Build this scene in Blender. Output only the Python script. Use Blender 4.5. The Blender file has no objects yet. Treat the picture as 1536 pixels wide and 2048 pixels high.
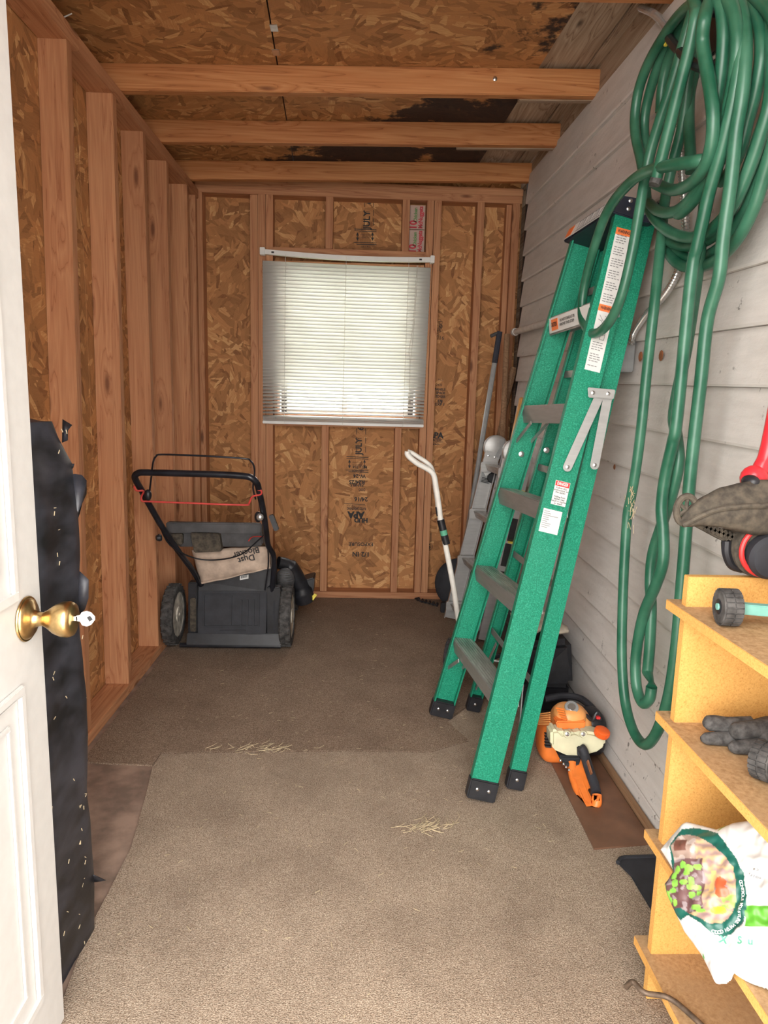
import bpy, bmesh, math, random
from mathutils import Vector as V, Matrix, noise as mnoise
random.seed(7)
SC = bpy.context.scene
COL = SC.collection
PI = math.pi
# ---------------------------------------------------------------- camera (solved from the vanishing points of the photograph, 1536x2048 frame)
FPX, PCX, PCY, CAMH = 1380.0, 768.0, 1024.0, 1.15
_d = V((721-PCX, 795-PCY, FPX)).normalized()                 # room depth axis seen by the lens (x right, y down, z forward)
_vx = 550-PCX
_v = V((_vx, (FPX*FPX-47*_vx)/229.0, FPX))
_v = (_v-_d*_v.dot(_d)).normalized()                         # plumb line
_x = _v.cross(_d).normalized()
RW = Matrix((_x, _d, -_v))                                   # lens frame -> world
CAM = V((0, 0, CAMH))
cam = bpy.data.cameras.new('camera'); camo = bpy.data.objects.new('camera', cam); COL.objects.link(camo)
cx, cy, cz = RW.col[0], -RW.col[1], -RW.col[2]
camo.matrix_world = Matrix(((cx.x, cy.x, cz.x, 0), (cx.y, cy.y, cz.y, 0), (cx.z, cy.z, cz.z, CAMH), (0, 0, 0, 1)))
cam.sensor_fit = 'VERTICAL'; cam.sensor_height = 36; cam.lens = FPX/2048*36; cam.clip_start = 0.02
SC.camera = camo
# ---------------------------------------------------------------- daylight and exposure
W = bpy.data.worlds.new('sky'); SC.world = W; W.use_nodes = True
_bg = W.node_tree.nodes['Background']; _bg.inputs[0].default_value = (1.0, 0.975, 0.94, 1); _bg.inputs[1].default_value = 4.0
def portal(name, loc, rot, sx, sy):                          # guides the sampling of the sky through an opening, gives off nothing itself
    l = bpy.data.lights.new(name, 'AREA'); l.shape = 'RECTANGLE'; l.size = sx; l.size_y = sy; l.cycles.is_portal = True
    o = bpy.data.objects.new(name, l); COL.objects.link(o); o.location = loc; o.rotation_euler = rot
portal('doorway_portal', (-0.05, 0.24, 1.08), (PI/2, 0, 0), 1.0, 2.14)
portal('window_portal', (-0.07, 4.02, 1.44), (-PI/2, 0, 0), 0.82, 0.86)
SC.view_settings.view_transform = 'Standard'; SC.view_settings.look = 'None'; SC.view_settings.gamma = 1.0
SC.view_settings.use_curve_mapping = False
SC.view_settings.exposure = 1.6
# ---------------------------------------------------------------- a pixel gives a direction; the plane it lies on gives the point
def ray(px, py): return RW @ V((px-PCX, py-PCY, FPX))
def aX(px, py, X): r = ray(px, py); return CAM+r*(X/r.x)
def aY(px, py, Y): r = ray(px, py); return CAM+r*(Y/r.y)
def aZ(px, py, Z=0.0): r = ray(px, py); return CAM+r*((Z-CAMH)/r.z)
def aP(px, py, p, n): r = ray(px, py); return CAM+r*((p-CAM).dot(n)/r.dot(n))
# ---------------------------------------------------------------- materials
M = {}
class NT:
    def __init__(s, name):
        m = bpy.data.materials.new(name); m.use_nodes = True; M[name] = m; s.m = m; s.t = m.node_tree; s.b = s.t.nodes['Principled BSDF']
        s.co = s.n('ShaderNodeTexCoord').outputs['Object']; s.rnd = s.n('ShaderNodeObjectInfo').outputs['Random']
    def n(s, ty, **k):
        x = s.t.nodes.new(ty)
        for a, v in k.items(): setattr(x, a, v)
        return x
    def l(s, a, b): s.t.links.new(a, b)
    def put(s, sock, v):
        if hasattr(v, 'node'): s.l(v, sock)
        else: sock.default_value = v
    def math(s, op, a, b=0.0, c=None):
        x = s.n('ShaderNodeMath', operation=op); s.put(x.inputs[0], a); s.put(x.inputs[1], b)
        if c is not None: s.put(x.inputs[2], c)
        return x.outputs[0]
    def mapr(s, v, a, b, c=0.0, d=1.0):
        x = s.n('ShaderNodeMapRange'); s.put(x.inputs[0], v)
        for i, q in enumerate((a, b, c, d)): x.inputs[i+1].default_value = q
        return x.outputs[0]
    def scale(s, vec, sc, loc=(0, 0, 0), rot=(0, 0, 0)):
        x = s.n('ShaderNodeMapping'); s.put(x.inputs[0], vec); x.inputs[1].default_value = loc; x.inputs[2].default_value = rot; x.inputs[3].default_value = sc
        return x.outputs[0]
    def noise(s, vec, sc=1.0, det=4.0, rough=.55, dist=0.0):
        x = s.n('ShaderNodeTexNoise'); s.put(x.inputs['Vector'], vec); x.inputs['Scale'].default_value = sc; x.inputs['Detail'].default_value = det
        x.inputs['Roughness'].default_value = rough; x.inputs['Distortion'].default_value = dist
        return x.outputs[0]
    def voro(s, vec, sc=1.0, dim='3D', feat='F1'):
        x = s.n('ShaderNodeTexVoronoi', voronoi_dimensions=dim, feature=feat); s.put(x.inputs['Vector'], vec); x.inputs['Scale'].default_value = sc
        return x
    def ramp(s, v, stops, interp='LINEAR'):
        x = s.n('ShaderNodeValToRGB'); s.put(x.inputs[0], v); e = x.color_ramp.elements; x.color_ramp.interpolation = interp
        while len(e) < len(stops): e.new(0.5)
        for i, (p, c) in enumerate(stops): e[i].position = p; e[i].color = (c[0], c[1], c[2], 1)
        return x.outputs[0]
    def mix(s, f, a, b, blend='MIX'):
        x = s.n('ShaderNodeMix', data_type='RGBA', blend_type=blend); s.put(x.inputs[0], f)
        s.put(x.inputs[6], (*a, 1) if isinstance(a, tuple) and len(a) == 3 else a); s.put(x.inputs[7], (*b, 1) if isinstance(b, tuple) and len(b) == 3 else b)
        return x.outputs[2]
    def vadd(s, a, b):
        x = s.n('ShaderNodeVectorMath', operation='ADD'); s.put(x.inputs[0], a); s.put(x.inputs[1], b); return x.outputs[0]
    def sep(s, v): return s.n_sep(v).outputs
    def n_sep(s, v):
        x = s.n('ShaderNodeSeparateXYZ'); s.put(x.inputs[0], v); return x
    def comb(s, a, b, c=0.0):
        x = s.n('ShaderNodeCombineXYZ'); s.put(x.inputs[0], a); s.put(x.inputs[1], b); s.put(x.inputs[2], c); return x.outputs[0]
    def out(s, col=None, rough=.6, metal=0.0, bump=None, bs=.3, bd=.002, spec=.5):
        if col is not None: s.put(s.b.inputs['Base Color'], (*col, 1) if isinstance(col, tuple) and len(col) == 3 else col)
        s.put(s.b.inputs['Roughness'], rough); s.b.inputs['Metallic'].default_value = metal; s.b.inputs['Specular IOR Level'].default_value = spec
        if bump is not None:
            x = s.n('ShaderNodeBump'); s.put(x.inputs['Height'], bump); x.inputs['Strength'].default_value = bs; x.inputs['Distance'].default_value = bd
            s.l(x.outputs[0], s.b.inputs['Normal'])
        return s.m
def sh(c, k): return tuple(min(1, x*k) for x in c)
def pm(name, col, rough=.6, metal=0.0, var=.15, sc=30, stretch=(1, 1, 1), bs=.15, spec=.5, col2=None, amt=1.0):
    t = NT(name); v = t.scale(t.co, stretch); n = t.noise(v, sc, 6)
    c = t.mix(t.mapr(n, .35, .65, 0, amt), sh(col, 1-var), col2 or sh(col, 1+var))
    return t.out(c, rough, metal, n, bs, .002, spec)
def wood(name, dark, mid, light, axis, knot=1.0, tone=.25, rough=.65):
    t = NT(name); off = t.comb(t.math('MULTIPLY', t.rnd, 37.0), t.math('MULTIPLY', t.rnd, 91.0), t.math('MULTIPLY', t.rnd, 53.0)); v = t.vadd(t.co, off)
    s = [26, 26, 26]; s[axis] = 1.1; k = [10, 10, 10]; k[axis] = 2.6; g = [160, 160, 160]; g[axis] = 5
    warp = t.noise(t.scale(v, tuple(.3*q for q in s)), 1, 2)
    kn = t.voro(t.scale(v, tuple(k)), 1).outputs['Distance']
    rings = t.noise(t.scale(v, tuple(s)), 1, 3, .5, .6)
    r2 = t.math('FRACT', t.math('MULTIPLY', t.math('ADD', rings, t.math('MULTIPLY', t.mapr(kn, 0, .35, .45, 0), 1.0)), 5.0))
    fine = t.noise(t.scale(v, tuple(g)), 1, 3)
    c = t.ramp(r2, [(0, mid), (.65, light), (.9, mid), (1, dark)])
    c = t.mix(t.mapr(fine, .35, .65, 0, .5), c, sh(mid, .82))
    c = t.mix(t.mapr(warp, .35, .7, 0, .5), c, sh(mid, .8))
    if knot: c = t.mix(t.mapr(kn, .05*knot, .125*knot, .85, 0), c, sh(dark, .4))
    c = t.mix(t.math('MULTIPLY', t.rnd, tone), c, sh(dark, .9))
    return t.out(c, rough, 0, t.math('ADD', r2, fine), .12, .002, .3)
def osb(name, plane, dark, mid, light, mold=False):
    t = NT(name); o = t.sep(t.co); ix = {'x': 0, 'y': 1, 'z': 2}; p = t.comb(o[ix[plane[0]]], o[ix[plane[1]]], 0.0)
    def layer(s1, s2, seed, strand):
        q = t.scale(p, (1, 1, 1), (seed, seed*1.7, 0)); w = t.noise(q, 40, 2)
        q = t.vadd(q, t.comb(t.math('MULTIPLY', t.math('SUBTRACT', w, .5), .012), t.math('MULTIPLY', t.math('SUBTRACT', w, .5), -.012)))
        a = t.voro(q, s1, '2D').outputs['Color']; sa = t.n('ShaderNodeSeparateColor'); t.l(a, sa.inputs[0])
        r = t.n('ShaderNodeVectorRotate', rotation_type='Z_AXIS'); t.l(q, r.inputs['Vector']); t.l(t.math('MULTIPLY', sa.outputs[0], 6.283), r.inputs['Angle'])
        b = t.voro(t.scale(r.outputs[0], strand), s2, '2D').outputs['Color']; sb = t.n('ShaderNodeSeparateColor'); t.l(b, sb.inputs[0])
        g = t.noise(t.scale(r.outputs[0], (260, 14, 1)), 1, 2)
        return sb.outputs[1], sb.outputs[2], g
    a, am, ag = layer(6.5, 1, 3.1, (30, 7, 1)); b, bm_, bg = layer(12, 1, 8.3, (60, 15, 1))
    sel = t.math('GREATER_THAN', bm_, .55)
    val = t.math('ADD', t.math('MULTIPLY', a, t.math('SUBTRACT', 1.0, sel)), t.math('MULTIPLY', b, sel))
    val = t.math('ADD', t.math('MULTIPLY', val, .82), t.math('MULTIPLY', t.math('SUBTRACT', ag, .35), .5))
    c = t.ramp(val, [(0, dark), (.22, sh(mid, .78)), (.5, mid), (.74, sh(mid, 1.18)), (1, light)])
    spk = t.noise(p, 130, 3, .7); c = t.mix(t.mapr(spk, .66, .78, 0, .5), c, sh(dark, .6))
    if mold:
        X, Y = o[0], t.math('ADD', o[1], 2.3); big = t.noise(p, 5.5, 5, .65)
        back = t.math('MULTIPLY', t.mapr(Y, 2.62, 2.75), t.math('MULTIPLY', t.mapr(t.math('ADD', X, t.math('SUBTRACT', Y, 3.0)), -.02, .34), t.mapr(X, .70, .60)))
        fr = t.math('MULTIPLY', t.mapr(Y, 2.66, 2.6), t.math('MULTIPLY', t.mapr(X, .25, .5, 0, .62), 1.0))
        m = t.mapr(t.math('ADD', big, t.math('MULTIPLY', t.math('ADD', back, fr), .42)), .76, .83, 0, .93)
        c = t.mix(m, c, (.012, .012, .016))
    return t.out(c, .7, 0, t.math('ADD', val, spk), .35, .003, .3)
FIRD, FIRM, FIRL = (.27, .095, .042), (.50, .225, .108), (.66, .345, .175)
for i, a in enumerate('xyz'):
    wood('fir_'+a, FIRD, FIRM, FIRL, i)
    wood('grey_wood_'+a, (.13, .085, .06), (.36, .25, .17), (.56, .44, .32), i, .8, .3, .8)
wood('rafter_x', (.22, .07, .025), (.50, .20, .07), (.66, .32, .13), 0)
wood('strip_y', (.12, .06, .03), (.27, .15, .08), (.38, .23, .13), 1, 0)
OD, OM, OL = (.22, .09, .035), (.44, .205, .078), (.74, .46, .21)
osb('osb_yz', 'yz', OD, sh(OM, .95), OL); osb('osb_xz', 'xz', OD, OM, OL); osb('osb_ceiling', 'xy', OD, OM, OL, True)
# painted house siding: white, chalky, with grime, scuffs and flaked spots
t = NT('siding_paint'); o_ = t.sep(t.co); g = t.noise(t.scale(t.co, (1, 2.2, 14)), 2.2, 6, .65); f = t.noise(t.scale(t.co, (1, 7, 26)), 3, 6, .7); sp = t.noise(t.co, 34, 5, .75); bl = t.noise(t.scale(t.co, (1, 2, 3)), 3.2, 3)
c = t.mix(t.mapr(g, .40, .75), (.66, .625, .595), (.56, .525, .495)); c = t.mix(t.mapr(f, .70, .76, 0, .5), c, (.33, .27, .22))
low = t.math('MULTIPLY', t.mapr(o_[2], .62, .30), t.mapr(o_[1], .25, -.05)); c = t.mix(t.math('MULTIPLY', t.mapr(sp, .60, .65), t.math('MAXIMUM', t.mapr(bl, .58, .68), t.math('MULTIPLY', low, t.mapr(bl, .44, .56)))), c, (.05, .04, .035))
drip = t.noise(t.scale(t.co, (1, 24, 1.2)), 2, 4); c = t.mix(t.mapr(drip, .66, .8, 0, .35), c, (.50, .40, .30))
t.out(c, .62, 0, t.math('ADD', f, t.noise(t.co, 60, 4)), .35, .003, .35)
# carpet
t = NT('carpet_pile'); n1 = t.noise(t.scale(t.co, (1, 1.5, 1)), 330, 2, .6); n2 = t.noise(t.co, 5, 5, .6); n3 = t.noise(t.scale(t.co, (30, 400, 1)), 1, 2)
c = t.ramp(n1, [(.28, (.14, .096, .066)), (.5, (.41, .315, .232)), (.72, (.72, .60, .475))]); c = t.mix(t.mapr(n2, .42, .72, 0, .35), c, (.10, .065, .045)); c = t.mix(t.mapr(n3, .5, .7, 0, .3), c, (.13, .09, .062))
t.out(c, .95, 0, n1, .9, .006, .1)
t = NT('carpet_rear'); n1 = t.noise(t.scale(t.co, (1, 1.5, 1)), 330, 2, .6); n2 = t.noise(t.co, 5, 5, .6); n3 = t.noise(t.scale(t.co, (30, 400, 1)), 1, 2)  # rear piece: slightly darker carpet, darkened further to paint in the daylight falloff
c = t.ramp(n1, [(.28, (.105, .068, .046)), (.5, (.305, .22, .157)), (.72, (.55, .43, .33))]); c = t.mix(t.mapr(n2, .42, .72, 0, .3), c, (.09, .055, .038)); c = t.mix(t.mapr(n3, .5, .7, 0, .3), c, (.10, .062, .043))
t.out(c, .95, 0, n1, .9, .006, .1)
pm('plywood', (.27, .19, .145), .75, 0, .3, 14, (1, 1, 1), .3)
pm('hardboard', (.17, .085, .05), .5, 0, .22, 9, (1, 1, 1), .1)
pm('door_paint', (.56, .55, .53), .35, 0, .03, 40)
pm('brass', (.55, .38, .17), .28, 1.0, .35, 30); pm('steel', (.62, .62, .62), .3, 1.0, .1, 40); pm('chrome', (.58, .58, .57), .25, .8, .08, 40)
pm('aluminium', (.45, .445, .435), .48, .75, .06, 14, (1, 1, 6), .1); pm('grip_tread', (.50, .49, .47), .45, .8, .25, 60, (1, .15, 1), .3)
pm('black_plastic', (.013, .0135, .017), .45, 0, .4, 25); pm('black_paint', (.012, .013, .018), .28, 0, .4, 25); pm('navy_grip', (.015, .018, .032), .5, 0, .3, 25)
pm('rubber', (.035, .034, .036), .8, 0, .4, 60, (1, 1, 1), .4); pm('dusty_rubber', (.055, .052, .05), .85, 0, .6, 45, (1, 1, 1), .5)
pm('dirty_plastic', (.060, .051, .041), .85, 0, .3, 60, (1, 1, 1), .6, .3, (.10, .083, .062)); pm('charcoal_plastic', (.020, .021, .027), .7, 0, .3, 20)
pm('grey_plastic', (.058, .057, .06), .6, 0, .3, 16); pm('tar_film', (.022, .023, .03), .42, 0, .7, 9, (1, 1, 2), .5)
pm('red_paint', (.62, .025, .035), .3, 0, .15, 20); pm('red_rod', (.55, .06, .05), .45, 0, .15, 20); pm('red_film', (.55, .03, .03), .45, 0, .06, 30)
pm('orange_plastic', (.80, .20, .035), .42, 0, .12, 18); pm('orange_faded', (.82, .36, .11), .45, 0, .16, 12); pm('cap_orange', (.85, .13, .02), .4, 0, .1, 20)
pm('tank_plastic', (.66, .64, .44), .4, 0, .14, 10); pm('canvas', (.48, .37, .29), .85, 0, .2, 22, (1, 1, 1), .4); pm('hub_cream', (.50, .46, .39), .6, 0, .4, 30)
pm('vinyl_white', (.80, .80, .77), .4, 0, .03, 20); pm('cord_white', (.70, .68, .62), .7); pm('label_white', (.68, .67, .65), .5, 0, .02, 20); pm('label_orange', (.85, .20, .05), .5, 0, .04)
pm('ink', (.02, .02, .022), .7, 0, .2); pm('ink_grey', (.22, .22, .22), .7, 0, .2); pm('ink_green', (.13, .30, .10), .7, 0, .15); pm('ink_red', (.55, .05, .07), .7, 0, .15)
pm('carton', (.52, .38, .32), .8, 0, .08, 20); pm('yellow_film', (.75, .62, .08), .5); pm('pale_pole', (.78, .76, .70), .4, 0, .05, 30); pm('band_green', (.10, .38, .24), .5)
pm('hose_green', (.014, .125, .068), .36, 0, .35, 11, (1, 1, 1), .12, .5, (.042, .15, .092)); pm('pipe_paint', (.62, .59, .56), .5, 0, .1, 20); pm('grey_box', (.30, .31, .31), .45, .3, .1)
pm('honey_wood', (.56, .27, .07), .35, 0, .2, 20, (12, 12, 1)); pm('teal_metal', (.17, .40, .34), .5, 0, .2, 14); pm('glove_knit', (.055, .052, .05), .95, 0, .5, 90, (1, 1, 1), .7)
pm('straw', (.52, .42, .27), .9, 0, .2, 60); pm('rust_metal', (.12, .085, .06), .6, .5, .5, 40); pm('rag', (.52, .45, .36), .95, 0, .2, 30); pm('bare_wood', (.27, .10, .04), .8, 0, .3, 30)
pm('particle_edge', (.70, .42, .13), .75, 0, .28, 90, (1, 1, 1), .4); pm('concrete', (.50, .47, .43), .9, 0, .12, 6); pm('lawn', (.10, .16, .05), .95, 0, .4, 30); pm('fence_paint', (.62, .66, .70), .7, 0, .06, 5); pm('tar_black', (.014, .014, .017), .7, 0, .3, 20)
t = NT('particle_board'); n1 = t.noise(t.co, 330, 3, .7); n2 = t.noise(t.co, 7, 3); c = t.ramp(n1, [(.24, (.36, .16, .035)), (.42, (.60, .315, .085)), (.6, (.66, .36, .105)), (.78, (.72, .42, .14))]); t.out(t.mix(t.mapr(n2, .5, .8, 0, .3), c, (.70, .30, .05)), .7, 0, n1, .2, .001, .3)
t = NT('particle_top'); n1 = t.noise(t.co, 120, 3, .7); n2 = t.noise(t.co, 8, 4); c = t.ramp(n1, [(.3, (.28, .16, .07)), (.7, (.48, .31, .16))]); t.out(t.mix(t.mapr(n2, .45, .7, 0, .5), c, (.34, .22, .12)), .75, 0, n1, .15, .001, .3)
t = NT('green_fibreglass'); n1 = t.noise(t.co, 300, 2, .6); n2 = t.noise(t.scale(t.co, (1, 1, 1)), 9, 4); c = t.ramp(n1, [(.32, (.0, .15, .085)), (.55, (.006, .235, .135)), (.75, (.05, .36, .235))]); t.out(t.mix(t.mapr(n2, .45, .75, 0, .3), c, (.02, .20, .125)), .45, 0, n1, .15, .001, .4)
t = NT('slat_vinyl'); t.out((.84, .84, .80), .45); t.b.inputs['Subsurface Weight'].default_value = 0.0
_tr = t.n('ShaderNodeBsdfTranslucent'); _nz = t.noise(t.co, 12, 2); t.l(t.mix(_nz, (.72, .72, .66), (.84, .84, .80)), _tr.inputs[0]); _mx = t.n('ShaderNodeMixShader'); _mx.inputs[0].default_value = .36; t.l(t.b.outputs[0], _mx.inputs[1]); t.l(_tr.outputs[0], _mx.inputs[2])
t.l(_mx.outputs[0], [n for n in t.t.nodes if n.type == 'OUTPUT_MATERIAL'][0].inputs[0])
t = NT('glass'); t.out((.95, .97, .97), .02); t.b.inputs['Transmission Weight'].default_value = 1.0; t.b.inputs['IOR'].default_value = 1.0 + .02; t.noise(t.co, 3)
t = NT('bag_print'); a_ = t.n('ShaderNodeAttribute', attribute_name='print'); n1 = t.noise(t.co, 30, 4); t.out(a_.outputs['Color'], .38, 0, n1, .25, .004)
# ---------------------------------------------------------------- mesh builder
class MB:
    def __init__(s): s.v = []; s.f = []
    def add(s, vs, fs):
        k = len(s.v); s.v += [V(p) for p in vs]; s.f += [[k+i for i in f] for f in fs]; return s
    def box(s, x0, x1, y0, y1, z0, z1):
        return s.add([(x, y, z) for x in (x0, x1) for y in (y0, y1) for z in (z0, z1)], [(0, 1, 3, 2), (4, 6, 7, 5), (0, 4, 5, 1), (2, 3, 7, 6), (0, 2, 6, 4), (1, 5, 7, 3)])
    def obox(s, c, ax, ay, az, hx, hy, hz):
        c, ax, ay, az = V(c), V(ax)*hx, V(ay)*hy, V(az)*hz
        return s.add([c+ax*i+ay*j+az*k for i in (-1, 1) for j in (-1, 1) for k in (-1, 1)], [(0, 1, 3, 2), (4, 6, 7, 5), (0, 4, 5, 1), (2, 3, 7, 6), (0, 2, 6, 4), (1, 5, 7, 3)])
    def beam(s, a, b, w, h, up=(0, 0, 1)):                    # bar a-b, w along side, h along up
        a, b = V(a), V(b); d = (b-a); L = d.length; d.normalize(); sd = d.cross(V(up)).normalized(); u = sd.cross(d)
        return s.obox((a+b)/2, d, sd, u, L/2, w/2, h/2)
    def tube(s, pts, r, n=10, closed=False, cap=True):
        pts = [V(p) for p in pts]; N = len(pts); k = len(s.v); rs = r if isinstance(r, (list, tuple)) else [r]*N; T = []
        for i in range(N):
            a = pts[(i-1) % N] if (closed or i > 0) else pts[i]; b = pts[(i+1) % N] if (closed or i < N-1) else pts[i]
            T.append((b-a).normalized())
        nn = T[0].orthogonal().normalized()
        for i in range(N):
            if i: nn = (nn-T[i]*nn.dot(T[i])).normalized()
            bb = T[i].cross(nn)
            for j in range(n): a = 2*PI*j/n; s.v.append(pts[i]+(nn*math.cos(a)+bb*math.sin(a))*rs[i])
        for i in range(N if closed else N-1):
            for j in range(n):
                a, b = k+i*n, k+((i+1) % N)*n; s.f.append([a+j, a+(j+1) % n, b+(j+1) % n, b+j])
        if cap and not closed: s.f.append([k+j for j in reversed(range(n))]); s.f.append([k+(N-1)*n+j for j in range(n)])
        return s
    def lathe(s, prof, o, axis, n=20, ref=None, cap=True):              # prof: (radius, height along axis)
        o, a = V(o), V(axis).normalized(); u = (V(ref) if ref else a.orthogonal()).normalized(); w = a.cross(u); k = len(s.v); m = len(prof)
        for r, h in prof:
            for j in range(n): q = 2*PI*j/n; s.v.append(o+a*h+(u*math.cos(q)+w*math.sin(q))*max(r, 1e-5))
        for i in range(m-1):
            for j in range(n): s.f.append([k+i*n+j, k+i*n+(j+1) % n, k+(i+1)*n+(j+1) % n, k+(i+1)*n+j])
        if cap: s.f.append([k+j for j in reversed(range(n))]); s.f.append([k+(m-1)*n+j for j in range(n)])
        return s
    def prism(s, poly, off):                                  # 3-D polygon swept by off
        poly = [V(p) for p in poly]; n = len(poly); off = V(off)
        return s.add(poly+[p+off for p in poly], [list(range(n)), list(reversed(range(n, 2*n)))]+[[(i+1) % n, i, n+i, n+(i+1) % n] for i in range(n)])
    def grid(s, fn, nu, nv, thick=None):
        k = len(s.v)
        for i in range(nu+1):
            for j in range(nv+1): s.v.append(V(fn(i/nu, j/nv)))
        for i in range(nu):
            for j in range(nv): a = k+i*(nv+1)+j; s.f.append([a, a+1, a+nv+2, a+nv+1])
        return s
    def ell(s, c, rx, ry, rz, n=14, m=8, rot=None):
        k = len(s.v); c = V(c); m_ = rot or Matrix.Identity(3)
        for i in range(m+1):
            q = PI*i/m
            for j in range(n): p = 2*PI*j/n; s.v.append(c+m_ @ V((rx*math.sin(q)*math.cos(p), ry*math.sin(q)*math.sin(p), rz*math.cos(q))))
        for i in range(m):
            for j in range(n): s.f.append([k+i*n+j, k+(i+1)*n+j, k+(i+1)*n+(j+1) % n, k+i*n+(j+1) % n])
        return s
def crom(pts, n=8):                                           # smooth curve through points
    P = [V(p) for p in pts]; P = [P[0]*2-P[1]]+P+[P[-1]*2-P[-2]]; out = []
    for i in range(1, len(P)-2):
        a, b, c, d = P[i-1:i+3]
        for k in range(n):
            t = k/n; out.append(.5*((2*b)+(c-a)*t+(2*a-5*b+4*c-d)*t*t+(3*b-a-3*c+d)*t**3))
    return out+[P[-2]]
def thing(name, label, cat, loc, group=None, kind=None):
    o = bpy.data.objects.new(name, None); COL.objects.link(o); o.location = loc; o.empty_display_size = .05
    return tag(o, label, cat, group, kind)
def tag(o, label=None, cat=None, group=None, kind=None):
    if label: o['label'] = label
    if cat: o['category'] = cat
    if group: o['group'] = group
    if kind: o['kind'] = kind
    return o
def wloc(o):
    p = V((0, 0, 0))
    while o: p += o.location; o = o.parent
    return p
def obj(name, mb, mat, parent=None, smooth=35, bevel=0.0, label=None, kind=None, solid=0.0, subd=0):
    if parent is not None: org = wloc(parent)
    elif mb.v:
        xs = [p.x for p in mb.v]; ys = [p.y for p in mb.v]; org = V(((min(xs)+max(xs))/2, (min(ys)+max(ys))/2, min(p.z for p in mb.v)))
    me = bpy.data.meshes.new(name); me.from_pydata([p-org for p in mb.v], [], mb.f)
    if getattr(mb, 'clean', True):
        bm = bmesh.new(); bm.from_mesh(me); bmesh.ops.remove_doubles(bm, verts=bm.verts, dist=1e-5); bmesh.ops.recalc_face_normals(bm, faces=bm.faces)
        if bevel: bmesh.ops.bevel(bm, geom=[e for e in bm.edges if e.is_manifold and e.calc_face_angle(0) > .5], offset=bevel, segments=2, affect='EDGES', clamp_overlap=True)
        bm.to_mesh(me); bm.free()
    if smooth:
        me.shade_smooth(); me.set_sharp_from_angle(angle=math.radians(smooth))
    me.materials.append(M[mat]); o = bpy.data.objects.new(name, me); COL.objects.link(o)
    if parent is not None: o.parent = parent
    else: o.location = org
    if solid: m = o.modifiers.new('thickness', 'SOLIDIFY'); m.thickness = solid; m.offset = 0
    if subd: m = o.modifiers.new('smooth', 'SUBSURF'); m.levels = subd; m.render_levels = subd
    if label: o['label'] = label
    if kind: o['kind'] = kind
    return o
def struct(name, label, cat, mb=None, mat=None, loc=(0, 0, 0)):
    o = obj(name, mb, mat) if mb else thing(name, None, None, loc)
    return tag(o, label, cat, None, 'structure')
_font = {}
def text_mb(txt, size=1.0, bold=0.0, align='CENTER'):         # flat letters in x/y, centred
    cu = bpy.data.curves.new('lettering', 'FONT'); cu.body = txt; cu.size = size; cu.align_x = align; cu.align_y = 'CENTER'; cu.offset = bold; cu.resolution_u = 3
    o = bpy.data.objects.new('lettering', cu); COL.objects.link(o); bpy.context.view_layer.update()
    me = bpy.data.meshes.new_from_object(o.evaluated_get(bpy.context.evaluated_depsgraph_get()))
    vs = [v.co.copy() for v in me.vertices]; fs = [list(p.vertices) for p in me.polygons]
    bpy.data.objects.remove(o); bpy.data.curves.remove(cu); bpy.data.meshes.remove(me)
    return vs, fs
def letter(name, txt, o, u, v, size, mat, parent, width=None, bold=0.0, lift=.0008):  # flat print lying in the plane o + u,v
    o, u, v = V(o), V(u).normalized(), V(v).normalized(); n = u.cross(v).normalized(); vs, fs = text_mb(txt, size, bold)
    k = 1.0
    if width: k = width/max(1e-6, max(p.x for p in vs)-min(p.x for p in vs))
    m = MB(); m.clean = False; m.add([o+u*p.x*k+v*p.y+n*lift for p in vs], fs); return obj(name, m, mat, parent, 0)
def quad(o, u, v, w, h, lift=.0006, th=.0008):                # thin sheet centred on o
    o, u, v = V(o), V(u).normalized(), V(v).normalized(); n = u.cross(v).normalized()
    return MB().obox(o+n*(lift-th/2), u, v, n, w/2, h/2, th/2)
# ================================================================= THE ROOM
YF, YB, XL, XR = 0.30, 3.87, -0.87, 0.83                      # front wall, back stud faces, left stud faces, house wall
def roofz(x): return 2.2935+(x+.87)*.0288                     # underside of the roof deck
struct('floor', 'plywood subfloor showing bare at the left edge', 'floor', MB().box(-1.0, 1.0, YF, 4.0, -.03, 0), 'plywood')
# outdoors
struct('ground', 'unseen concrete apron outside the doorway, made pale to bounce daylight inside', 'ground', MB().box(-6, 6, -8, YF-.001, -.12, -.06), 'concrete')  # out of view; colour raised so daylight bounces up to the ceiling
struct('lawn', 'grass behind the shed beyond the window', 'lawn', MB().box(-8, 8, 4.05, 14, -.12, -.06), 'lawn')
fe = thing('board_fence', 'pale blue-grey board fence behind the window blind', 'fence', (0, 7.0, -.06))
for i in range(26):
    x = -3.25+i*.25
    obj('fence_board', MB().box(x+.008, x+.242, 7.0, 7.022, -.06, 1.36), 'fence_paint', fe, 0)
for z in (.3, 1.1): obj('fence_rail', MB().box(-3.25, 3.25, 7.022, 7.06, z, z+.09), 'fence_paint', fe, 0)
# ---- left wall
wl = struct('wall_left', 'open stud wall of orange fir with flake-board sheathing', 'wall', loc=(-.96, 2.1, 0))
for a, b in ((YF, 1.30), (1.302, 2.52), (2.522, 3.96)): obj('sheathing_panel', MB().box(-.972, -.961, a, b, 0, 2.32), 'osb_yz', wl, 0)
for i, y in enumerate((.36, .74, 1.12, 1.44, 1.70, 2.150, 2.546, 2.955, 3.270, 3.612)):
    a = -.003*(i % 3); dy = random.uniform(-.006, .012)
    m = MB(); m.box(-.96, XL+a, y, y+.038, .038, 2.157)
    for k in range(8):
        if m.v[k].z > 1: m.v[k].y += {5: .085, 6: .05, 7: -.015, 8: .01, 9: .01}.get(i, 0)
    obj('stud', m, 'fir_z', wl, 0, .0015)
obj('stud', MB().box(-.96, XL-.002, 3.80, 3.838, .038, 2.157), 'fir_z', wl, 0, .0015)
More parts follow.
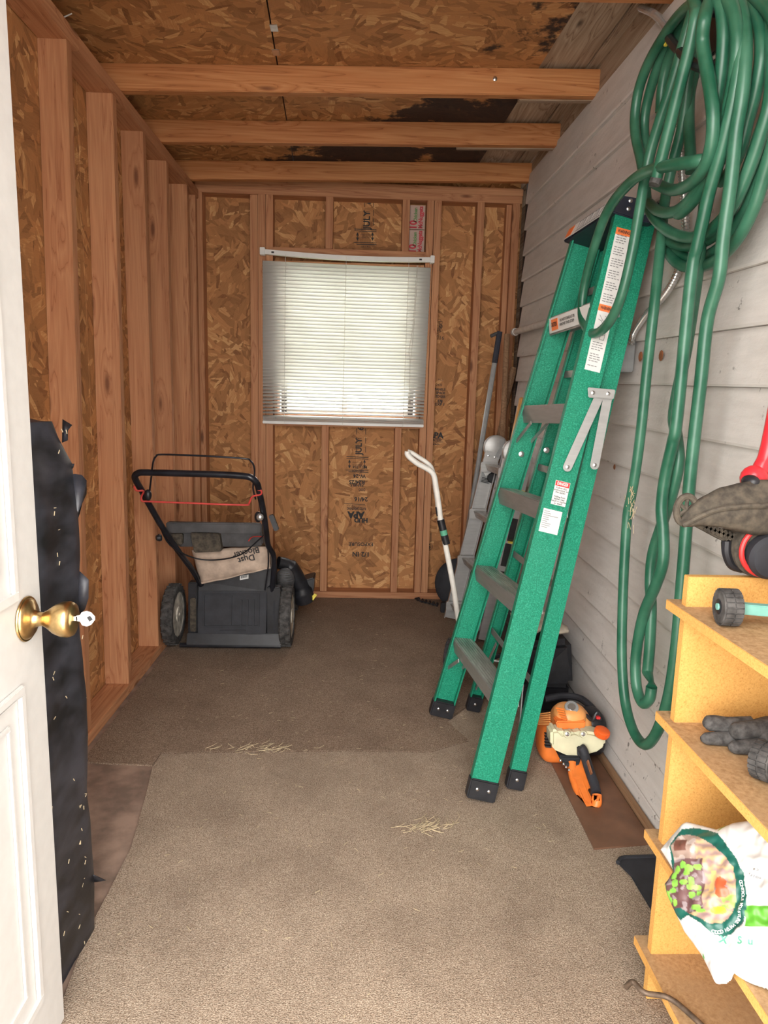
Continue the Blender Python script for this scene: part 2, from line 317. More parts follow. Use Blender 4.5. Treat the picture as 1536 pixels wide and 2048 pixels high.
obj('bottom_plate', MB().box(-.96, -.867, YF, 3.86, 0, .038), 'fir_y', wl, 0, .002)
obj('top_plate', MB().box(-.96, XL+.002, YF, 2.31, 2.157, 2.203), 'fir_y', wl, 0, .002)
obj('top_plate', MB().box(-.96, XL, 2.312, 3.95, 2.157, 2.203), 'fir_y', wl, 0, .002)
obj('nail', MB().tube([aY(122, 37, 2.24), aY(144, 27, 2.24)], .0018, 6), 'label_white', wl)
# ---- back wall
wb = struct('wall_back', 'open stud wall with flake-board sheathing around the window', 'wall', loc=(0, 3.95, 0))
WX0, WX1, WZ0, WZ1 = -.475, .330, 1.03, 1.862                 # window opening
YO = 3.959
obj('sheathing_panel', MB().box(-.96, WX0, YO, YO+.011, 0, 2.34), 'osb_xz', wb, 0)
obj('sheathing_panel', MB().box(WX1, .392, YO, YO+.011, 0, 2.34), 'osb_xz', wb, 0)
obj('sheathing_panel', MB().box(.392, .95, YO, YO+.011, 0, 2.34), 'osb_xz', wb, 0)
obj('sheathing_panel', MB().box(WX0, WX1, YO, YO+.011, 0, WZ0), 'osb_xz', wb, 0)
obj('sheathing_panel', MB().box(WX0, WX1, YO, YO+.011, WZ1, 2.34), 'osb_xz', wb, 0)
ST = [(-.905, -.852, .04, 2.19), (-.604, -.563, .04, 2.19), (-.560, -.522, .04, 2.19), (-.520, -.482, .04, 2.19), (-.203, -.165, 1.93, 2.19), (.204, .242, 1.93, 2.19), (.334, .371, .04, 2.19), (.374, .411, .04, 2.19),
      (.603, .641, .04, 2.19), (.793, .831, .04, 2.19), (-.212, -.174, .04, 1.0), (.196, .232, .04, 1.0), (.765, .792, .04, 2.19)]
for i, (a, b, c, d) in enumerate(ST):
    yb = YB+(.012 if i == 1 else .03 if i == 12 else 0)
    obj('stud', MB().box(a, b, yb, YO, c, d), 'fir_z', wb, 0, .0015)
obj('bottom_plate', MB().box(-.90, .80, YB-.004, YO, 0, .039), 'fir_x', wb, 0, .002)
m = MB().box(-.90, .84, YB, YO, 2.19, 2.228); obj('top_plate', m, 'fir_x', wb, 0, .002)
obj('top_plate', MB().box(-.89, .845, YB+.006, YO, 2.229, 2.267), 'fir_x', wb, 0, .002)
obj('window_header', MB().box(-.482, .334, YB+.004, YO, 1.893, 1.93), 'fir_x', wb, 0, .002)
obj('rough_sill', MB().box(-.482, .334, YB+.004, YO, .985, 1.022), 'fir_x', wb, 0, .002)
obj('corner_strip', MB().box(.835, .873, 3.715, 3.76, 0, 2.26), 'tar_black', wb, 0)
# flat mill stamps on the sheathing: runs of small print, arrows and rules
INK = []
def stamp(txt, px, py, size, rot=0, bold=0.0, width=None, mat='ink'):
    o = aY(px, py, YO-.0005); r = math.radians(rot); u = V((math.cos(r), 0, math.sin(r))); v = V((-math.sin(r), 0, math.cos(r)))
    letter('mill_stamp', txt, o, u, v, size, mat, wb, width, bold)
def rule(px0, py0, px1, py1, w=.003):
    a, b = aY(px0, py0, YO), aY(px1, py1, YO); obj('stamp_rule', MB().beam(a, b, .0012, w), 'ink', wb, 0)
def arrow(px, py0, py1):
    a, b = aY(px, py0, YO-.0006), aY(px, py1, YO-.0006); d = (b-a).normalized(); s = V((1, 0, 0))*.008; n = V((0, .0006, 0)); m = MB().beam(a+d*.01, b-d*.01, .0012, .0035, (1, 0, 0))
    m.prism([a, a+d*.018+s, a+d*.018-s], n); m.prism([b, b-d*.018+s, b-d*.018-s], n); obj('stamp_arrow', m, 'ink', wb, 0)
for dy in (0, 455):                                           # the panel repeats: once above the window, once below
    q = lambda y: y+dy
    x0 = 738 if not dy else 722
    stamp('6', x0, 404 if not dy else 857, .045, 90, .0006); stamp('JULY', x0-4, 440 if not dy else 893, .050, 90, .0012, .10); stamp('1', x0-2, 424 if not dy else 877, .03, 90)
    for s_ in (-9, 9):
        for k in range(3): rule(x0+s_, q(402)+k*18, x0+s_, q(414)+k*18, .003)
    cx_ = 731 if not dy else 715
    rule(cx_-22, q(458), cx_+22, q(460), .004); rule(cx_-22, q(461.5), cx_+22, q(463.5), .003); rule(cx_-24, q(485), cx_+22, q(486), .003); rule(cx_-18, q(488.5), cx_+22, q(489.5), .004)
    arrow(cx_-16, q(464), q(482)); arrow(cx_+14, q(464), q(482))
    stamp('STRENGTH AXIS', cx_-1, q(470), .012, 2, 0, .055); stamp('THIS DIRECTION', cx_-1, q(475), .012, 2, 0, .055); stamp('EXP-1  PS 2', cx_, q(494), .014, 2, 0, .05)
for (s_, x, y, z, b) in [('MILL 364', 720, 934, .022, .0002), ('W-24', 719, 952, .03, .0008), ('SIZED FOR', 716, 941, .016, 0), ('R24/2S', 714, 964, .032, .001), ('PANELS', 714, 970, .022, .0006), ('000', 724, 979, .026, .0002), ('24/16', 722, 998, .034, .001), ('RATED SHEATHING', 713, 1017, .022, .0008), ('THE ENGINEERED WOOD ASSOCIATION', 713, 1011, .014, 0), ('APA', 712, 1029, .05, .003), ('HUD', 722, 1040, .036, .002), ('EXPOSURE', 722, 1088, .03, .0006), ('1/2 IN', 722, 1108, .04, .001)]:
    stamp(s_, x, y, z, 180, b, {'RATED SHEATHING': .11, 'THE ENGINEERED WOOD ASSOCIATION': .11, 'SIZED FOR': .07}.get(s_))
rule(688, 1007, 730, 1009, .003)
for (s_, x, y, z, b) in [('APA', 872, 871, .045, .002), ('RATED', 872, 880, .02, .0004), ('SPAN', 871, 888, .016, 0), ('PANELS', 880, 779, .018, .0006), ('SPACE', 881, 786, .018, .0006), ('EDGES', 881, 793, .018, .0006), ('1/8', 880, 803, .022, .001), ('EXP 1', 880, 809, .022, .0006), ('24/0', 878, 770, .02, 0), ('S', 858, 1093, .04, .001), ('PS-2', 881, 760, .016, 0), ('7/16', 879, 676, .03, 0)]:
    stamp(s_, x, y, z, -1, b)
a = aY(858, 1093, YO-.001); obj('stamp_ring', MB().tube([a+V((math.cos(k*PI/12)*.021, 0, math.sin(k*PI/12)*.021)) for k in range(24)], .0012, 4, True), 'ink', wb)
for x_ in (856, 862): rule(x_, 1065, x_, 1084, .003)
m = MB(); a = aY(880, 655, YO-.001)
for k in range(14): q = V((random.gauss(0, .008), 0, random.gauss(0, .022))); m.tube([a+q+V((math.cos(j*PI/5)*.009, 0, math.sin(j*PI/5)*.007)) for j in range(10)], .0009, 4, True)
obj('stamp_scribble', m, 'ink', wb, 0)
rule(861, 884, 886, 884, .0025); rule(861, 889, 880, 889, .0025)
# a cut carton used as a filler between two studs
for k, (z0, z1) in enumerate(((2.055, 2.178), (1.932, 2.052))):
    ca = obj('carton_filler', MB().box(.247, .329, 3.926, 3.930, z0, z1), 'carton'); tag(ca, ('upper' if k == 0 else 'lower')+' flattened food carton with pink and green lettering between two studs', 'carton', 'flattened cartons above the window')
    zc = (z0+z1)/2; up, lf = V((0, 0, 1)), V((-1, 0, 0))
    letter('printed_number', '10', V((.268, 3.9258, z0+.022)), up, lf, .052, 'ink_red', ca, .04, .002); letter('printed_word', 'Chicken', V((.278, 3.9258, zc+.012)), up, lf, .026, 'ink_green', ca, .075, .0008); letter('printed_word', 'McNuggets', V((.306, 3.9258, zc)), up, lf, .032, 'ink_red', ca, .112, .0012)
# ---- window
w1 = struct('window_1', 'small two-light window behind a white blind', 'window', loc=(-.07, 3.97, WZ0))
for a in ((WX0, WX0+.018, WZ0, WZ1), (WX1-.018, WX1, WZ0, WZ1), (WX0+.018, WX1-.018, WZ1-.018, WZ1), (WX0+.018, WX1-.018, WZ0, WZ0+.018)): obj('jamb', MB().box(a[0], a[1], YB+.01, 4.0, a[2], a[3]), 'fir_x', w1, 0)
for x in (WX0+.03, -.105, WX1-.03-.03): obj('sash_stile', MB().box(x, x+.03, 3.955, 3.985, WZ0+.02, WZ1-.02), 'charcoal_plastic' if x != -.105 else 'vinyl_white', w1, 0)
for z in (WZ0+.02, WZ1-.045): obj('sash_rail', MB().box(WX0+.06, WX1-.06, 3.957, 3.983, z, z+.025), 'vinyl_white', w1, 0)
for x0, x1 in ((WX0+.06, -.105), (-.075, WX1-.06)): obj('pane', MB().box(x0, x1, 3.968, 3.971, WZ0+.045, WZ1-.045), 'glass', w1, 0)
# ---- ceiling: deck panels, old planks, rafters
ce = struct('ceiling', 'rafters under stained flake-board roof deck and old planks', 'ceiling', loc=(0, 2.3, 2.3))
def slab(x0, x1, y0, y1, dz, th, mat, name, skew=0.0, bev=0.0):
    m = MB(); m.box(x0, x1, y0, y1, 0, th)
    for p in m.v: p.z += roofz(p.x)+dz; p.x += skew*(p.y-2.7)
    return obj(name, m, mat, ce, 0, bev)
for y0, y1 in ((YF-.05, 1.18), (1.185, 2.704), (2.708, 3.205), (3.209, 3.715), (3.719, 3.97)):
    slab(-.98, -.3215, y0, y1, .0, .011, 'osb_ceiling', 'deck_panel', -.04); slab(-.3165, .617, y0, y1, .0, .011, 'osb_ceiling', 'deck_panel', -.04)
for k, (x0, x1) in enumerate(((.58, .795), (.799, .925), (.929, 1.08))): slab(x0, x1, YF-.05, 3.97, .013-.0015*k, .02, 'grey_wood_y', 'old_plank', -.02, .002)
slab(-1.02, 1.1, YF-.05, 3.99, .05, .02, 'tar_black', 'roof_felt')
for x, y in ((-.30, 2.44), (-.312, 2.60)): slab(x-.012, x+.012, y-.02, y+.02, -.003, .003, 'steel', 'panel_clip')
def rafter(y, x1, mat='rafter_x', name='rafter', dz=0.0, x0=-.955, h=.089, th=.038):
    m = MB().box(x0, x1, y, y+th, -h, 0)
    for p in m.v: p.z += roofz(p.x)+dz-.001
    return obj(name, m, mat, ce, 0, .0025)
for y, x1 in ((.65, .88), (1.16, .88), (1.67, .88), (2.062, .88), (2.69, .882), (3.19, .90), (3.70, .945)): rafter(y, x1)
rafter(2.73, .86, 'grey_wood_x', 'scab_board', -.02, .56, .07, .03); rafter(3.23, .88, 'grey_wood_x', 'scab_board', -.02, .40, .07, .03)
a = aY(990, 158, 2.689); obj('bolt_head', MB().lathe([(.008, 0), (.008, .003), (.004, .005)], a, (0, -1, 0), 10), 'steel', ce)
# ---- house wall on the right: lapped painted siding
wr = struct('wall_right', 'white painted lap siding with grime and flaked paint', 'wall', loc=(XR, 2.1, 0))
def sidz(z, y): return z-.028*(3.65-y)
zt = 2.24; zs = [zt]+[2.013-.1265*k+.0 for k in range(-1, 18)]
zs = [2.285, 2.14]+[2.013-.1265*k for k in range(0, 17)]
for i in range(len(zs)-1):
    z1, z0 = zs[i]-.001, zs[i+1]
    m = MB(); ya, yb = YF, 3.69; prof = [(XR+.028, 0), (XR-.010, 0), (XR-.012, .006), (XR+.002, 1), (XR+.028, 1)]
    for y in (ya, yb):
        for x, tt in prof: m.v.append(V((x, y, max(.001, sidz(z0+(z1-z0)*tt if tt in (0, 1) else z0+tt, y)))))
    n = len(prof); m.f = [[j, (j+1) % n, n+(j+1) % n, n+j] for j in range(n)]+[list(range(n)), list(reversed(range(n, 2*n)))]
    if z1 > .09: obj('siding_plank', m, 'siding_paint', wr, 0)
obj('house_sheathing', MB().box(XR+.03, XR+.06, YF, 3.97, 0, 2.19), 'grey_wood_y', wr, 0)
obj('eave_light_block', MB().box(.975, 1.0, YF, 3.99, 2.10, 2.42), 'grey_wood_y', wr, 0); obj('eave_light_block', MB().box(.862, .974, YF, 3.99, 2.16, 2.18), 'grey_wood_y', wr, 0); obj('eave_end_light_block', MB().box(.86, .974, 3.955, 3.985, 0, 2.40), 'grey_wood_z', wr, 0)  # closing boards added to block sky light leaking in above the siding
obj('fascia_board', MB().add([(XR+.012, YF, 2.19), (XR+.012, 3.93, 2.275), (XR+.012, 3.93, 2.36), (XR+.012, YF, 2.345), (XR+.035, YF, 2.19), (XR+.035, 3.93, 2.275), (XR+.035, 3.93, 2.36), (XR+.035, YF, 2.345)], [(0, 1, 2, 3), (7, 6, 5, 4), (0, 4, 5, 1), (2, 6, 7, 3), (1, 5, 6, 2), (0, 3, 7, 4)]), 'grey_wood_y', wr, 0)
for px, py, r in ((1322, 711, .015), (1281, 713, .015), (1229, 934, .009)):
    a = aX(px, py, XR-.013); obj('chipped_spot', MB().lathe([(r, 0), (r*.7, .002)], a, (-1, 0, 0), 9, (0, 0, 1)), 'bare_wood', wr, 0)
# ---- front wall with the doorway the picture is taken through
wf = struct('wall_front', 'front wall with the open doorway', 'wall', loc=(0, YF, 0))
for a in ((-.97, -.55, 0, 2.3), (.45, .86, 0, 2.3), (-.55, .45, 2.15, 2.3)): obj('sheathing_panel', MB().box(a[0], a[1], YF-.06, YF, a[2], a[3]), 'osb_xz', wf, 0)  # unseen wall; opening made wider and taller to let more sky light in
# ---- door, swung inwards
DX, DY1, DY0 = -.520, 1.118, .33
d1 = struct('door_1', 'white panelled door swung open on the left', 'door', loc=(DX-.02, .77, 0))
obj('door_slab', MB().box(DX-.04, DX, DY0, DY1, .012, 2.03), 'door_paint', d1, 0, .003)
PA = [(.83, 1.40), (1.50, 1.92), (.13, .695)]
for z0, z1 in PA:
    for y0, y1 in ((.76, 1.035), (.40, .69)):
        for k, (w, hgt) in enumerate(((.014, .007), (.008, .004))):
            q = .0 if k == 0 else .045
            a0, a1, b0, b1 = y0+q, y1-q, z0+q, z1-q; m = MB()
            m.box(DX-.001, DX+hgt, a0, a1, b0, b0+w); m.box(DX-.001, DX+hgt, a0, a1, b1-w, b1); m.box(DX-.001, DX+hgt, a0, a0+w, b0+w, b1-w); m.box(DX-.001, DX+hgt, a1-w, a1, b0+w, b1-w)
            obj('panel_moulding', m, 'door_paint', d1, 0, .002)
ko = V((DX, 1.062, .793)); kn_ = obj('door_knob', MB().lathe([(.033, 0), (.034, .004), (.028, .010), (.016, .013), (.012, .020), (.011, .028), (.014, .034), (.023, .046), (.028, .058), (.0285, .068), (.026, .074), (.018, .076)], ko, (1, 0, 0), 28), 'brass', d1, 60, 0, 'tarnished brass knob')
obj('rosette_rim', MB().tube([ko+V((.003, math.cos(k*PI/14)*.034, math.sin(k*PI/14)*.034)) for k in range(28)], .0022, 6, True), 'brass', kn_)
ky = ko+V((.079, 0, 0)); m = MB(); R_ = [(.0, -.004), (.006, -.005), (.009, -.011), (.016, -.013), (.023, -.010), (.029, -.002), (.029, .003), (.023, .010), (.016, .012), (.009, .010), (.006, .005), (0, .004)]
m.prism([ky+V((x, -.001, z+.002)) for x, z in R_], (0, .0022, 0)); m.box(ky.x-.006, ky.x+.002, ky.y-.001, ky.y+.001, ky.z-.002, ky.z+.005)
key = obj('door_key', m, 'label_white', None, 0); tag(key, 'small pale metal key standing in the brass door knob', 'key')
obj('key_hole', MB().prism([ky+V((x, -.0016, z)) for x, z in ((.017, .004), (.022, .007), (.026, .001), (.021, -.003))], (0, .0005, 0)), 'ink', key, 0)
# ---- floor coverings
def sheet(name, poly, th, mat, z0=.0): return obj(name, MB().prism([V((p.x, p.y, z0)) for p in poly], (0, 0, th)), mat, None, 0)
seam = [aZ(*p) for p in ((165, 1530), (305, 1534), (320, 1510), (520, 1507), (700, 1505), (860, 1508), (950, 1512))]
back = [V((-.848, 3.86, 0)), V((-.848, 2.03, 0))]+[aZ(305, 1533), aZ(322, 1508), aZ(520, 1505), aZ(700, 1503), aZ(860, 1506), aZ(938, 1482), aZ(893, 1443), V((.48, 2.52, 0)), V((.79, 2.5, 0)), V((.79, 3.86, 0))]
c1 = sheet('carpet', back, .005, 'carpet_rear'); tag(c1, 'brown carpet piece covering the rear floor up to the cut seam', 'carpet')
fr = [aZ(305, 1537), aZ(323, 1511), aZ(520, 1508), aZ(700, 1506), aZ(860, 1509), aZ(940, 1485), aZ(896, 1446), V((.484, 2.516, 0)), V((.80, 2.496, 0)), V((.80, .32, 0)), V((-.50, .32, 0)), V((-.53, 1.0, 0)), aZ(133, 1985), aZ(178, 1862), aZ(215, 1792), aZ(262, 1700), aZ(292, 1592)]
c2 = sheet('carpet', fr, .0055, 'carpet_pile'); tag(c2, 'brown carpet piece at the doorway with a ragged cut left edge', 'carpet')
# ================================================================= WINDOW BLIND
bl = thing('window_blind', 'white slatted blind hanging crooked over the window', 'blind', (-.09, 3.84, .99))
HL, HR = V((-.532, 3.845, 1.897)), V((.368, 3.845, 1.884))
def hp(t, dz=0.0): p = HL.lerp(HR, t); p.z += dz-.012*math.sin(PI*t); return p
m = MB()
for k in range(12): m.beam(hp(k/12), hp((k+1)/12), .024, .024)
obj('headrail', m, 'vinyl_white', bl, 0)
for t_, w in ((-.01, .026), (1.0, .022)): p = hp(max(0, t_)); obj('bracket', MB().box(p.x-w/2, p.x+w/2, p.y-.02, p.y+.02, p.z-.018, p.z+.02), 'vinyl_white', bl, 0, .002)
for t_ in (.06, .93): p = hp(t_); obj('headrail_slot', MB().box(p.x-.007, p.x+.007, p.y-.0135, p.y-.012, p.z-.004, p.z+.004), 'ink', bl, 0)
NS = 44; ztop, zbot = 1.842, 1.038
for i in range(NS):
    f = i/(NS-1); z = ztop+(zbot-ztop)*f; xl, xr = -.533, .362-.012*f; tilt = math.radians(66 if f < .60 else 66-46*(f-.60)/.40); dz = -.008*(1-f)
    prof = []
    for q in range(5):
        s = (q/4-.5)*.025; bow = .0022*(1-(2*q/4-1)**2); prof.append((s*math.cos(tilt)-bow*math.sin(tilt), -s*math.sin(tilt)+bow*math.cos(tilt)))
    # room-side edge of each slat hangs lower
    m = MB(); n = 6
    for k in range(n+1):
        tt = k/n; x = xl+(xr-xl)*tt
        for dy, dzz in prof: m.v.append(V((x, 3.845-dy*1.0, z+dz*tt+dzz*1.0-.003*math.sin(PI*tt)*(1-f))))
    for k in range(n):
        for q in range(4): a = k*5+q; m.f.append([a, a+1, a+6, a+5])
    o = obj('slat', m, 'slat_vinyl', bl, 60, solid=.0008)
for k in range(6): obj('slat', MB().box(-.533, .352, 3.834, 3.857, 1.012+k*.0036, 1.0135+k*.0036), 'slat_vinyl', bl, 0)
obj('bottom_rail', MB().box(-.534, .352, 3.834, 3.858, .996, 1.0105), 'vinyl_white', bl, 0, .002)
for x in (-.41, -.09, .243): obj('ladder_cord', MB().tube([V((x, 3.829, 1.885)), V((x-.003, 3.829, 1.5)), V((x-.006, 3.829, .995))], .0012, 5), 'cord_white', bl)
pc = crom([aY(834, 531, 3.825), aY(826, 650, 3.82), aY(818, 700, 3.815), aY(820, 725, 3.815), aY(819, 800, 3.815)], 5); obj('pull_cord', MB().tube(pc, .0011, 5), 'cord_white', bl)
obj('pull_cord', MB().tube(crom([aY(836, 531, 3.823), aY(829, 640, 3.823), aY(821, 725, 3.815)], 5), .0011, 5), 'cord_white', bl)
obj('tassel', MB().lathe([(.002, 0), (.006, -.004), (.008, -.020), (.004, -.022)], aY(819, 800, 3.815), (0, 0, 1), 10), 'hub_cream', bl)
# ================================================================= GREEN STEPLADDER, folded and leaning on the house wall
def frame(B, T):
    d = (T-B).normalized(); w = (V((1, 0, 0))-d*d.x).normalized(); return d, w, w.cross(d)          # along, across (to the wall), towards the camera
def crail(B, T, w, fl, th, inward, z0=0.0):
    d, a, n = frame(B, T); n = -n if inward else n; m = MB(); L = (T-B).length; h = w/2
    prof = [(-h, 0), (h, 0), (h, fl), (h-th, fl), (h-th, th), (-h+th, th), (-h+th, fl), (-h, fl)]
    return m.prism([B+d*z0+a*x+n*y for x, y in prof], d*(L-z0))
GL = thing('stepladder', 'green fibreglass stepladder folded and leaning on the white siding', 'ladder', (.42, 2.1, .0055))
FN, FNT = V((.366, 1.812, .0125)), V((.722, 1.955, 1.665)); FF, FFT = V((.312, 2.365, .0125)), V((.690, 2.262, 1.655))
RN, RNT = V((.478, 1.868, .0125)), V((.783, 1.985, 1.655)); RF, RFT = V((.438, 2.41, .0125)), V((.765, 2.275, 1.645))
def rail(B, T, w, fl, inward, label=None):
    r = obj('rail', crail(B, T, w, fl, .005, inward, .05), 'green_fibreglass', GL, 30, .0012, label)
    d, a, n = frame(B, T); s = -1 if inward else 1
    bt = obj('foot', MB().obox(B+d*.034+n*s*fl*.45, d, a, n, .030, w/2+.003, fl*.5+.005), 'black_plastic', GL, 30, .004)
    for k in ((-.22, .22) if w > .06 else (0,)):
        for nn in ((1,) if inward else (1,)): obj('rivet', MB().lathe([(.0055, 0), (.005, .002), (.002, .0035)], B+d*.036+a*w*k+n*(.0055 if inward else fl*.95+.005), n, 10), 'steel', bt)
    return r
near = rail(FN, FNT, .078, .028, True); far = rail(FF, FFT, .078, .028, False)
rear = rail(RN, RNT, .047, .024, True); rail(RF, RFT, .047, .024, False)
def on(B, T, z, off=0.0): k = (z-B.z)/(T.z-B.z); p = B.lerp(T, k); d, a, n = frame(B, T); return p+a*off
for i, z in enumerate((.315, .585, .860, 1.135, 1.415)):
    A, C = on(FF, FFT, z-.008, -.037)+V((0, -.006, 0)), on(FN, FNT, z+.004, -.037)+V((0, .006, 0)); wd = V((.074, 0, -.006)); m = MB()
    m.prism([A, A+wd, A+wd-V((0, 0, .006)), A+V((.004, 0, -.006)), A+V((.012, 0, -.052)), A+V((.009, 0, -.054))], C-A)
    m.prism([A+wd, A+wd+V((.002, 0, -.034)), A+wd+V((-.001, 0, -.034)), A+wd-V((.003, 0, 0))], C-A)
    sp_ = obj('step', m, 'aluminium', GL, 0, .0008)
    m = MB()
    for k in range(7): q = A+wd*((k+.7)/8)+V((0, 0, .0008)); m.prism([q-V((.0028, 0, 0)), q+V((.0028, 0, 0)), q+V((.0028, 0, .0018)), q-V((.0028, 0, -.0018))], C-A)
    obj('tread_ribs', m, 'grip_tread', sp_, 0)
    if i < 4:
        for P_, sgn in ((A, -1), (C, 1)):
            q = P_+V((.012, .09*sgn, -.05)); e = on(FF, FFT, z-.12, -.02) if sgn < 0 else on(FN, FNT, z-.12, -.02); e += V((0, -.006 if sgn < 0 else .006, 0))
            if i == 0 or i == 3: obj('step_brace', MB().beam(q, e, .012, .003, (1, 0, 0)), 'aluminium', GL, 0); q2 = q+V((.055, 0, 0)); obj('step_brace', MB().beam(q2, e+V((.05, 0, 0)), .012, .003, (1, 0, 0)), 'aluminium', GL, 0)
    if i == 4:
        u = (C-A).normalized(); v = V((-.15, 0, 1)).normalized(); c = A.lerp(C, .5)+V((.003, 0, -.026)); n = V((-1, 0, -.2))
        lb = obj('step_label', quad(c+V((.0, 0, 0)), -u*-1, v, .30, .046, .004), 'label_white', sp_, 0)
        p0 = A.lerp(C, .2)+V((.003, 0, -.026)); nn = u.cross(v)
        obj('label_patch', quad(p0, u, v, .05, .034, .006), 'label_orange', lb, 0); letter('label_print', 'CAUTION', p0, u, v, .018, 'ink', lb, .042, .0006, .008)
        for k in range(2): letter('label_print', ('DO NOT STAND AT OR', 'ABOVE THIS STEP')[k], A.lerp(C, .5)+V((.003, 0, -.020-.013*k)), u, v, .011, 'ink', lb, .11, .0003, .008)
for z in (.33, .62, .93, 1.24, 1.5):
    obj('rear_bar', MB().beam(on(RF, RFT, z, -.012).lerp(on(RN, RNT, z, -.012), .02), on(RN, RNT, z, -.012).lerp(on(RF, RFT, z, -.012), .02), .004, .022, (0, 0, 1)), 'aluminium', GL, 0)
for (z, s) in ((.30, -1), (.30, 1)):
    a = on(RN, RNT, z, -.01) if s > 0 else on(RF, RFT, z, -.01); b = a+V((-.01, -.12*s*-1 if s < 0 else .12, -.22)); b = on(RN, RNT, .1, -.01) if s > 0 else on(RF, RFT, .1, -.01)
    obj('rear_brace', MB().beam(a+V((0, .12*(1 if s > 0 else -1), .02)), b+V((0, .014*(1 if s > 0 else -1), 0)), .012, .003, (1, 0, 0)), 'aluminium', GL, 0)
# top cap
d, a, n = frame(FN, FNT); m = MB(); A, C = FFT+V((0, .018, 0)), FNT+V((0, -.006, 0)); pr = [(-.056, -.014), (-.044, .034), (.050, .042), (.072, .041), (.072, -.014), (.040, -.018), (-.030, -.016)]
m.prism([A+a*x+d*z for x, z in pr], C-A); cap = obj('top_cap', m, 'navy_grip', GL, 0, .003)
u = (C-A).normalized(); v = (a*.012+d*.048).normalized(); nn = u.cross(v); pc_ = A.lerp(C, .5)+a*-.053+d*.008
ds = quad(pc_+nn*.0, u, v, (C-A).length*.94, .040, .0014); lb = obj('cap_label', ds, 'label_white', cap, 0); q0 = A.lerp(C, .12)+a*-.053+d*.008
obj('label_patch', quad(q0, u, v, .045, .032, .0028), 'label_orange', lb, 0); m = MB(); q1 = A.lerp(C, .55)+a*-.053+d*.008+nn*.0030
for k in range(11): x = -.075+k*.015; m.beam(q1+u*x-v*.014, q1+u*(x+(.008 if k % 3 else -.003))+v*.014, .0022, .0006, nn)
for s in (-1, 1): m.beam(q1-u*.085+v*.016*s, q1+u*.085+v*.016*s, .0015, .0006, nn)
obj('label_print', m, 'ink_grey', lb, 0)
for k in (-.022, .022):
    for kk in (.008, .030): obj('cap_rivet', MB().lathe([(.006, 0), (.0055, .0025), (.002, .004)], C+a*(k+.012)+d*(kk-.004), (0, -1, 0), 10), 'steel', cap)
# stickers on the near rail
d, w_, n = frame(FN, FNT)
def rl(z, off=0.0): return on(FN, FNT, z, off)+n*.0012
a0, a1 = aP(1249, 458, FN, n), aP(1184, 742, FN, n); L = (a0-a1).length; vv = (a0-a1).normalized(); uu = w_
mid_ = (a0+a1)/2; st = obj('warning_sticker', quad(mid_, uu, vv, .044, L), 'label_white', near, 0)
for f in (0.0, .535):
    c = a0.lerp(a1, f)-vv*.009; obj('sticker_band', quad(c, uu, vv, .044, .018, .0012), 'label_orange', st, 0); letter('sticker_print', 'WARNING', c, uu, vv, .012, 'ink', st, .034, .0004, .0016)
lines = MB(); k = 0
for f in [i*.0165+.05 for i in range(29)]+[.575]+[.80+i*.0165 for i in range(11)]:
    k += 1
    if k % 5 == 0: continue
    c = a0.lerp(a1, f); x = -.017
    for q in range(random.randint(3, 4)):
        wd = random.uniform(.005, .010)
        if x+wd > .018: break
        lines.obox(c+uu*(x+wd/2)+n*.0014, uu, vv, n, wd/2, .0011, .0001); x += wd+.002
obj('sticker_lines', lines, 'ink_grey', st, 0, kind='stuff')
m = MB()
for f, pts in ((.64, [(-.014, .012), (-.004, 0), (.006, -.010), (.012, .004), (.002, .012)]), (.64, [(-.016, 0), (-.006, -.003), (0, -.012)]), (.74, [(0, .018), (0, -.014), (.012, -.014), (.012, .018)]), (.75, [(-.012, .004), (0, 0), (.012, .004)])):
    c = a0.lerp(a1, f)+n*.0014
    for p, q in zip(pts[:-1], pts[1:]): m.beam(c+uu*p[0]+vv*p[1], c+uu*q[0]+vv*q[1], .0012, .0004, n)
obj('sticker_drawing', m, 'ink_grey', st, 0)
c = aP(1121, 987, FN, n); ds = obj('danger_sticker', quad(c, uu, vv, .042, .068), 'label_white', near, 0); obj('sticker_band', quad(c+vv*.026, uu, vv, .040, .014, .0012), 'red_film', ds, 0); letter('sticker_print', 'DANGER', c+vv*.026, uu, vv, .012, 'label_white', ds, .032, .0004, .0016)
for k, s_ in enumerate(('Follow ALL', 'instructions on', 'this ladder.', '', 'Falling from', 'ladder may', 'result in injuries', 'or death.')):
    if s_: letter('sticker_print', s_, c+vv*(.014-.0062*k), uu, vv, .0068, 'ink', ds, None, .0001, .0012)
c = aP(1101, 1043, FN, n); ds = obj('data_sticker', quad(c, uu, vv, .054, .066), 'label_white', near, 0); m = MB()
for k in range(9):
    wd = (.016, .020, .042, .016, .018, .014, .026, .024, .018)[k]; m.obox(c+uu*(-.024+wd/2)+vv*(.026-.0056*k)+n*.0012, uu, vv, n, wd/2, .0008, .0001)
obj('sticker_lines', m, 'ink_grey', ds, 0, kind='stuff')
